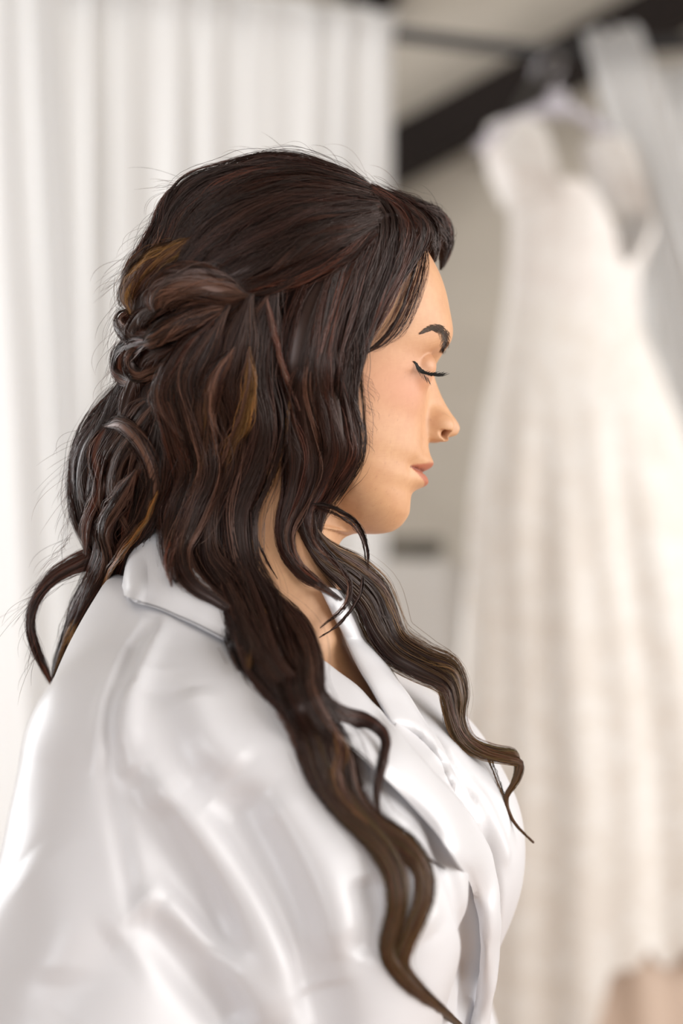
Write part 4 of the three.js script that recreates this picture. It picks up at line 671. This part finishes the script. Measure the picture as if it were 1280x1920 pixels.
// ------------------------------------------------------------------ wedding dress on its hanger
const DZ = -2.1, dressBase = P(1075, 960, DZ); dressBase.y = 0;
const laceTex = (() => {                                         // ivory thread flowers on champagne net
  const W = 1024, f = [];
  for (let k = 0; k < 420; k++) f.push([rnd(), rnd(), 0.010 + rnd() * 0.026, 4 + Math.floor(rnd() * 3), rnd() * 6.28]);
  const a = new Float32Array(W * W);
  for (const [u, v, r, n, ph] of f) { const R = Math.ceil(r * 1.5 * W), cx = Math.round(u * W), cy = Math.round(v * W); for (let j = -R; j <= R; j++) for (let i = -R; i <= R; i++) { const d = Math.hypot(i, j) / W, t = Math.atan2(j, i), e = r * (0.75 + 0.45 * Math.cos(t * n + ph)); if (d < e) a[((cy + j + W) % W) * W + (cx + i + W) % W] = 0.75 + 0.25 * Math.cos(d * 900); } }
  return (g, thread) => dataTex(W, W, (u, v) => { const m = a[Math.floor(v * W) * W + Math.floor(u * W)]; const net = 0.5 + 0.5 * Math.max(Math.sin(u * 800), Math.sin(v * 800)); return g.map((x, k) => mix(x * (0.97 + 0.03 * net), thread[k], m)); }, true, [1.6, 1.6]);
})();
const laceMat = new THREE.MeshStandardMaterial({ map: laceTex([0.955, 0.935, 0.91], [0.985, 0.98, 0.97]), roughness: 0.8, side: THREE.DoubleSide });
const bodiceMat = new THREE.MeshStandardMaterial({ map: laceTex([0.96, 0.94, 0.925], [0.985, 0.98, 0.97]), roughness: 0.75, side: THREE.DoubleSide });
const liningMat = new THREE.MeshStandardMaterial({ color: new THREE.Color(0.70, 0.555, 0.455), roughness: 0.7, side: THREE.DoubleSide });
const dress = base('wedding_dress', dressBase.toArray()); tag(dress, 'ivory lace wedding dress hanging from the metal rod', 'dress');
const yD = (py) => P(0, py, DZ).y, xD = (px) => P(px, 0, DZ).x - dressBase.x;
function shell(rows, cols, fn) {                                 // closed round sheet from fn(angle 0..1, height 0..1)
  const p = [], uv = [], ix = [];
  for (let j = 0; j <= rows; j++) for (let i = 0; i <= cols; i++) { const q = fn(i / cols, j / rows); p.push(...q); uv.push(i / cols * 1.2, q[1]); }
  for (let j = 0; j < rows; j++) for (let i = 0; i < cols; i++) { const k = j * (cols + 1) + i; ix.push(k, k + 1, k + cols + 1, k + 1, k + cols + 2, k + cols + 1); }
  const g = new THREE.BufferGeometry(); g.setAttribute('position', new THREE.Float32BufferAttribute(p, 3)); g.setAttribute('uv', new THREE.Float32BufferAttribute(uv, 2)); g.setIndex(ix); g.computeVertexNormals(); return g;
}
// left and right edge of the dress by height, as measured
const dl = table([[yD(1950), xD(850)], [yD(1400), xD(866)], [yD(1200), xD(876)], [yD(950), xD(890)], [yD(820), xD(903)], [yD(690), xD(926)], [yD(590), xD(944)], [yD(520), xD(952)], [yD(440), xD(955)], [yD(360), xD(950)], [yD(220), xD(925)]]);
const dr = table([[yD(1950), xD(1470)], [yD(1400), xD(1400)], [yD(1200), xD(1370)], [yD(950), xD(1315)], [yD(820), xD(1283)], [yD(690), xD(1234)], [yD(590), xD(1200)], [yD(520), xD(1198)], [yD(440), xD(1212)], [yD(360), xD(1214)], [yD(220), xD(1190)]]);
const ring = (a, y, fold, s) => { const l = dl(y), r = dr(y), th = a * 2 * Math.PI, k = 1 + fold * (0.6 * Math.sin(th * 9 + 2.2 * noise2(y * 0.8, s)) + 0.5 * Math.sin(th * 17 + 1.5 + noise2(y * 1.1, 5 + s))); return [(l + r) / 2 + (r - l) / 2 * Math.cos(th) * k, y, (r - l) / 2 * 0.62 * Math.sin(th) * k]; };
const yWaist = yD(585), yHem = yD(1735);
part('skirt', shell(90, 240, (a, v) => { const yh = yHem - 0.16 * sstep(0.0, -0.35, Math.cos(a * 2 * Math.PI)) - 0.035 * Math.abs(Math.sin(a * Math.PI * 26)), y = mix(yWaist + 0.02, yh, v); return ring(a, y, 0.075 * sstep(yWaist, yWaist - 0.5, y), 1); }), laceMat, dress).userData.label = 'ivory lace overskirt with a scalloped hem';
part('underskirt', shell(30, 160, (a, v) => { const y = mix(yHem + 0.25, 0.22, v), q = ring(a, Math.max(y, yD(1950)), 0.06, 9); return [q[0] * 0.86, y, q[2] * 0.86]; }), liningMat, dress).userData.label = 'champagne underskirt in upright folds';
// bodice: deep V between the two shoulder straps, lower at the back
part('bodice', shell(40, 160, (a, v) => {
  const th = a * 2 * Math.PI, c = Math.cos(th), s = Math.sin(th), front = Math.atan2(s, c - 0.25), v0 = Math.abs(front - 0.95), top = mix(yD(500), yD(350), sstep(0.05, 0.95, v0)) - 0.05 * sstep(0.3, -0.8, s) * (c > 0.2 ? 1 : 0.4), y = mix(top, yWaist - 0.01, v);
  const q = ring(a, y, 0.01, 3), b = 1 + 0.10 * Math.exp(-Math.pow((y - yD(430)) / 0.06, 2)) * (Math.exp(-Math.pow((front - 1.75) / 0.45, 2)) + Math.exp(-Math.pow((front - 0.25) / 0.4, 2)));
  return [q[0] * b, q[1], q[2] * b];
}), bodiceMat, dress);
function strap(pts, w) { const c = new THREE.CatmullRomCurve3(pts.map(([x, y, z]) => V(xD(x), yD(y), z))), p = [], uv = [], ix = [], n = 40, m = 8; for (let i = 0; i <= n; i++) for (let j = 0; j <= m; j++) { const q = c.getPoint(i / n), s = j / m - 0.5, ww = w * (0.75 + 0.35 * Math.sin(i / n * Math.PI)); p.push(q.x + s * ww * 0.75, q.y + 0.015 * (0.25 - s * s) * 4 - s * 0.01, q.z + s * ww * 0.55); uv.push(s * 0.1, i / n * 0.4); } for (let i = 0; i < n; i++) for (let j = 0; j < m; j++) { const k = i * (m + 1) + j; ix.push(k, k + 1, k + m + 1, k + 1, k + m + 2, k + m + 1); } const g = new THREE.BufferGeometry(); g.setAttribute('position', new THREE.Float32BufferAttribute(p, 3)); g.setAttribute('uv', new THREE.Float32BufferAttribute(uv, 2)); g.setIndex(ix); g.computeVertexNormals(); return g; }
part('shoulder_strap', strap([[1010, 400, 0.085], [988, 330, 0.085], [972, 262, 0.03], [965, 232, -0.01], [960, 300, -0.05], [985, 380, -0.07]], 0.115), bodiceMat, dress);
part('shoulder_strap', strap([[1180, 420, 0.06], [1160, 340, 0.06], [1140, 275, 0.02], [1136, 262, -0.02], [1150, 330, -0.06], [1165, 400, -0.07]], 0.09), bodiceMat, dress);
const hanger = base('clothes_hanger', [dressBase.x, 0, dressBase.z]); tag(hanger, 'pale clear plastic hanger with a steel hook inside the dress straps', 'hanger');
const acrylic = new THREE.MeshPhysicalMaterial({ color: new THREE.Color(0.80, 0.78, 0.84), roughness: 0.25, transmission: 0.45, thickness: 0 }), steel = new THREE.MeshStandardMaterial({ color: 0x9a9698, roughness: 0.3, metalness: 0.9 });
const hk = (x, y, z = 0) => V(xD(x), yD(y), z);
part('arm', tubeG([hk(895, 282, 0.01), hk(945, 238, 0), hk(1000, 212, 0), hk(1046, 196, 0), hk(1090, 218, 0), hk(1140, 250, 0), hk(1180, 290, 0.01)], 0.011, 60, 10), acrylic, hanger);
part('neck_block', boxG(0.036, 0.05, 0.016, xD(1044), yD(194), 0, 0.007), acrylic, hanger);
part('hook', tubeG([hk(1044, 180, 0), hk(1040, 150, 0), hk(1052, 128, 0), hk(1054, 100, -0.03), hk(1036, 84, -0.09), hk(1018, 96, -0.12), hk(1014, 112, -0.13)], 0.004, 60, 8), steel, hanger);
// ------------------------------------------------------------------ low bench with a cushion against the wall, seen below her chin
const bench = base('bench', [P(760, 0, -3.1).x, 0, -3.1]); tag(bench, 'grey wooden bench with a dark top rail against the wall', 'bench');
const greyWood = new THREE.MeshStandardMaterial({ map: woodMap([0.36, 0.34, 0.31], [0.43, 0.41, 0.37]), roughness: 0.6 }), linen = new THREE.MeshStandardMaterial({ color: new THREE.Color(0.66, 0.63, 0.60), roughness: 0.95 });
const by = (py) => P(0, py, -3.1).y;
part('top_rail', boxG(0.34, 0.045, 0.05, -0.08, by(1026), 0, 0.012), greyWood, bench);
for (const x of [-0.24, 0.04]) part('leg', boxG(0.04, by(1024), 0.045, x, by(1024) / 2, 0, 0.008), greyWood, bench);
for (const x of [-0.36, 0.08]) part('leg', boxG(0.045, 0.5, 0.045, x, 0.25, 0.42, 0.008), greyWood, bench);
part('seat', boxG(0.52, 0.05, 0.5, -0.14, 0.52, 0.2, 0.01), greyWood, bench);
{ const c = part('cushion', new RoundedBoxGeometry(0.42, 0.50, 0.15, 5, 0.06), linen); c.position.set(bench.position.x - 0.07, by(1085) - 0.20, -2.96); c.rotation.x = -0.12; tag(c, 'pale linen cushion propped on the grey bench', 'cushion'); }

renderer.render(scene, camera);
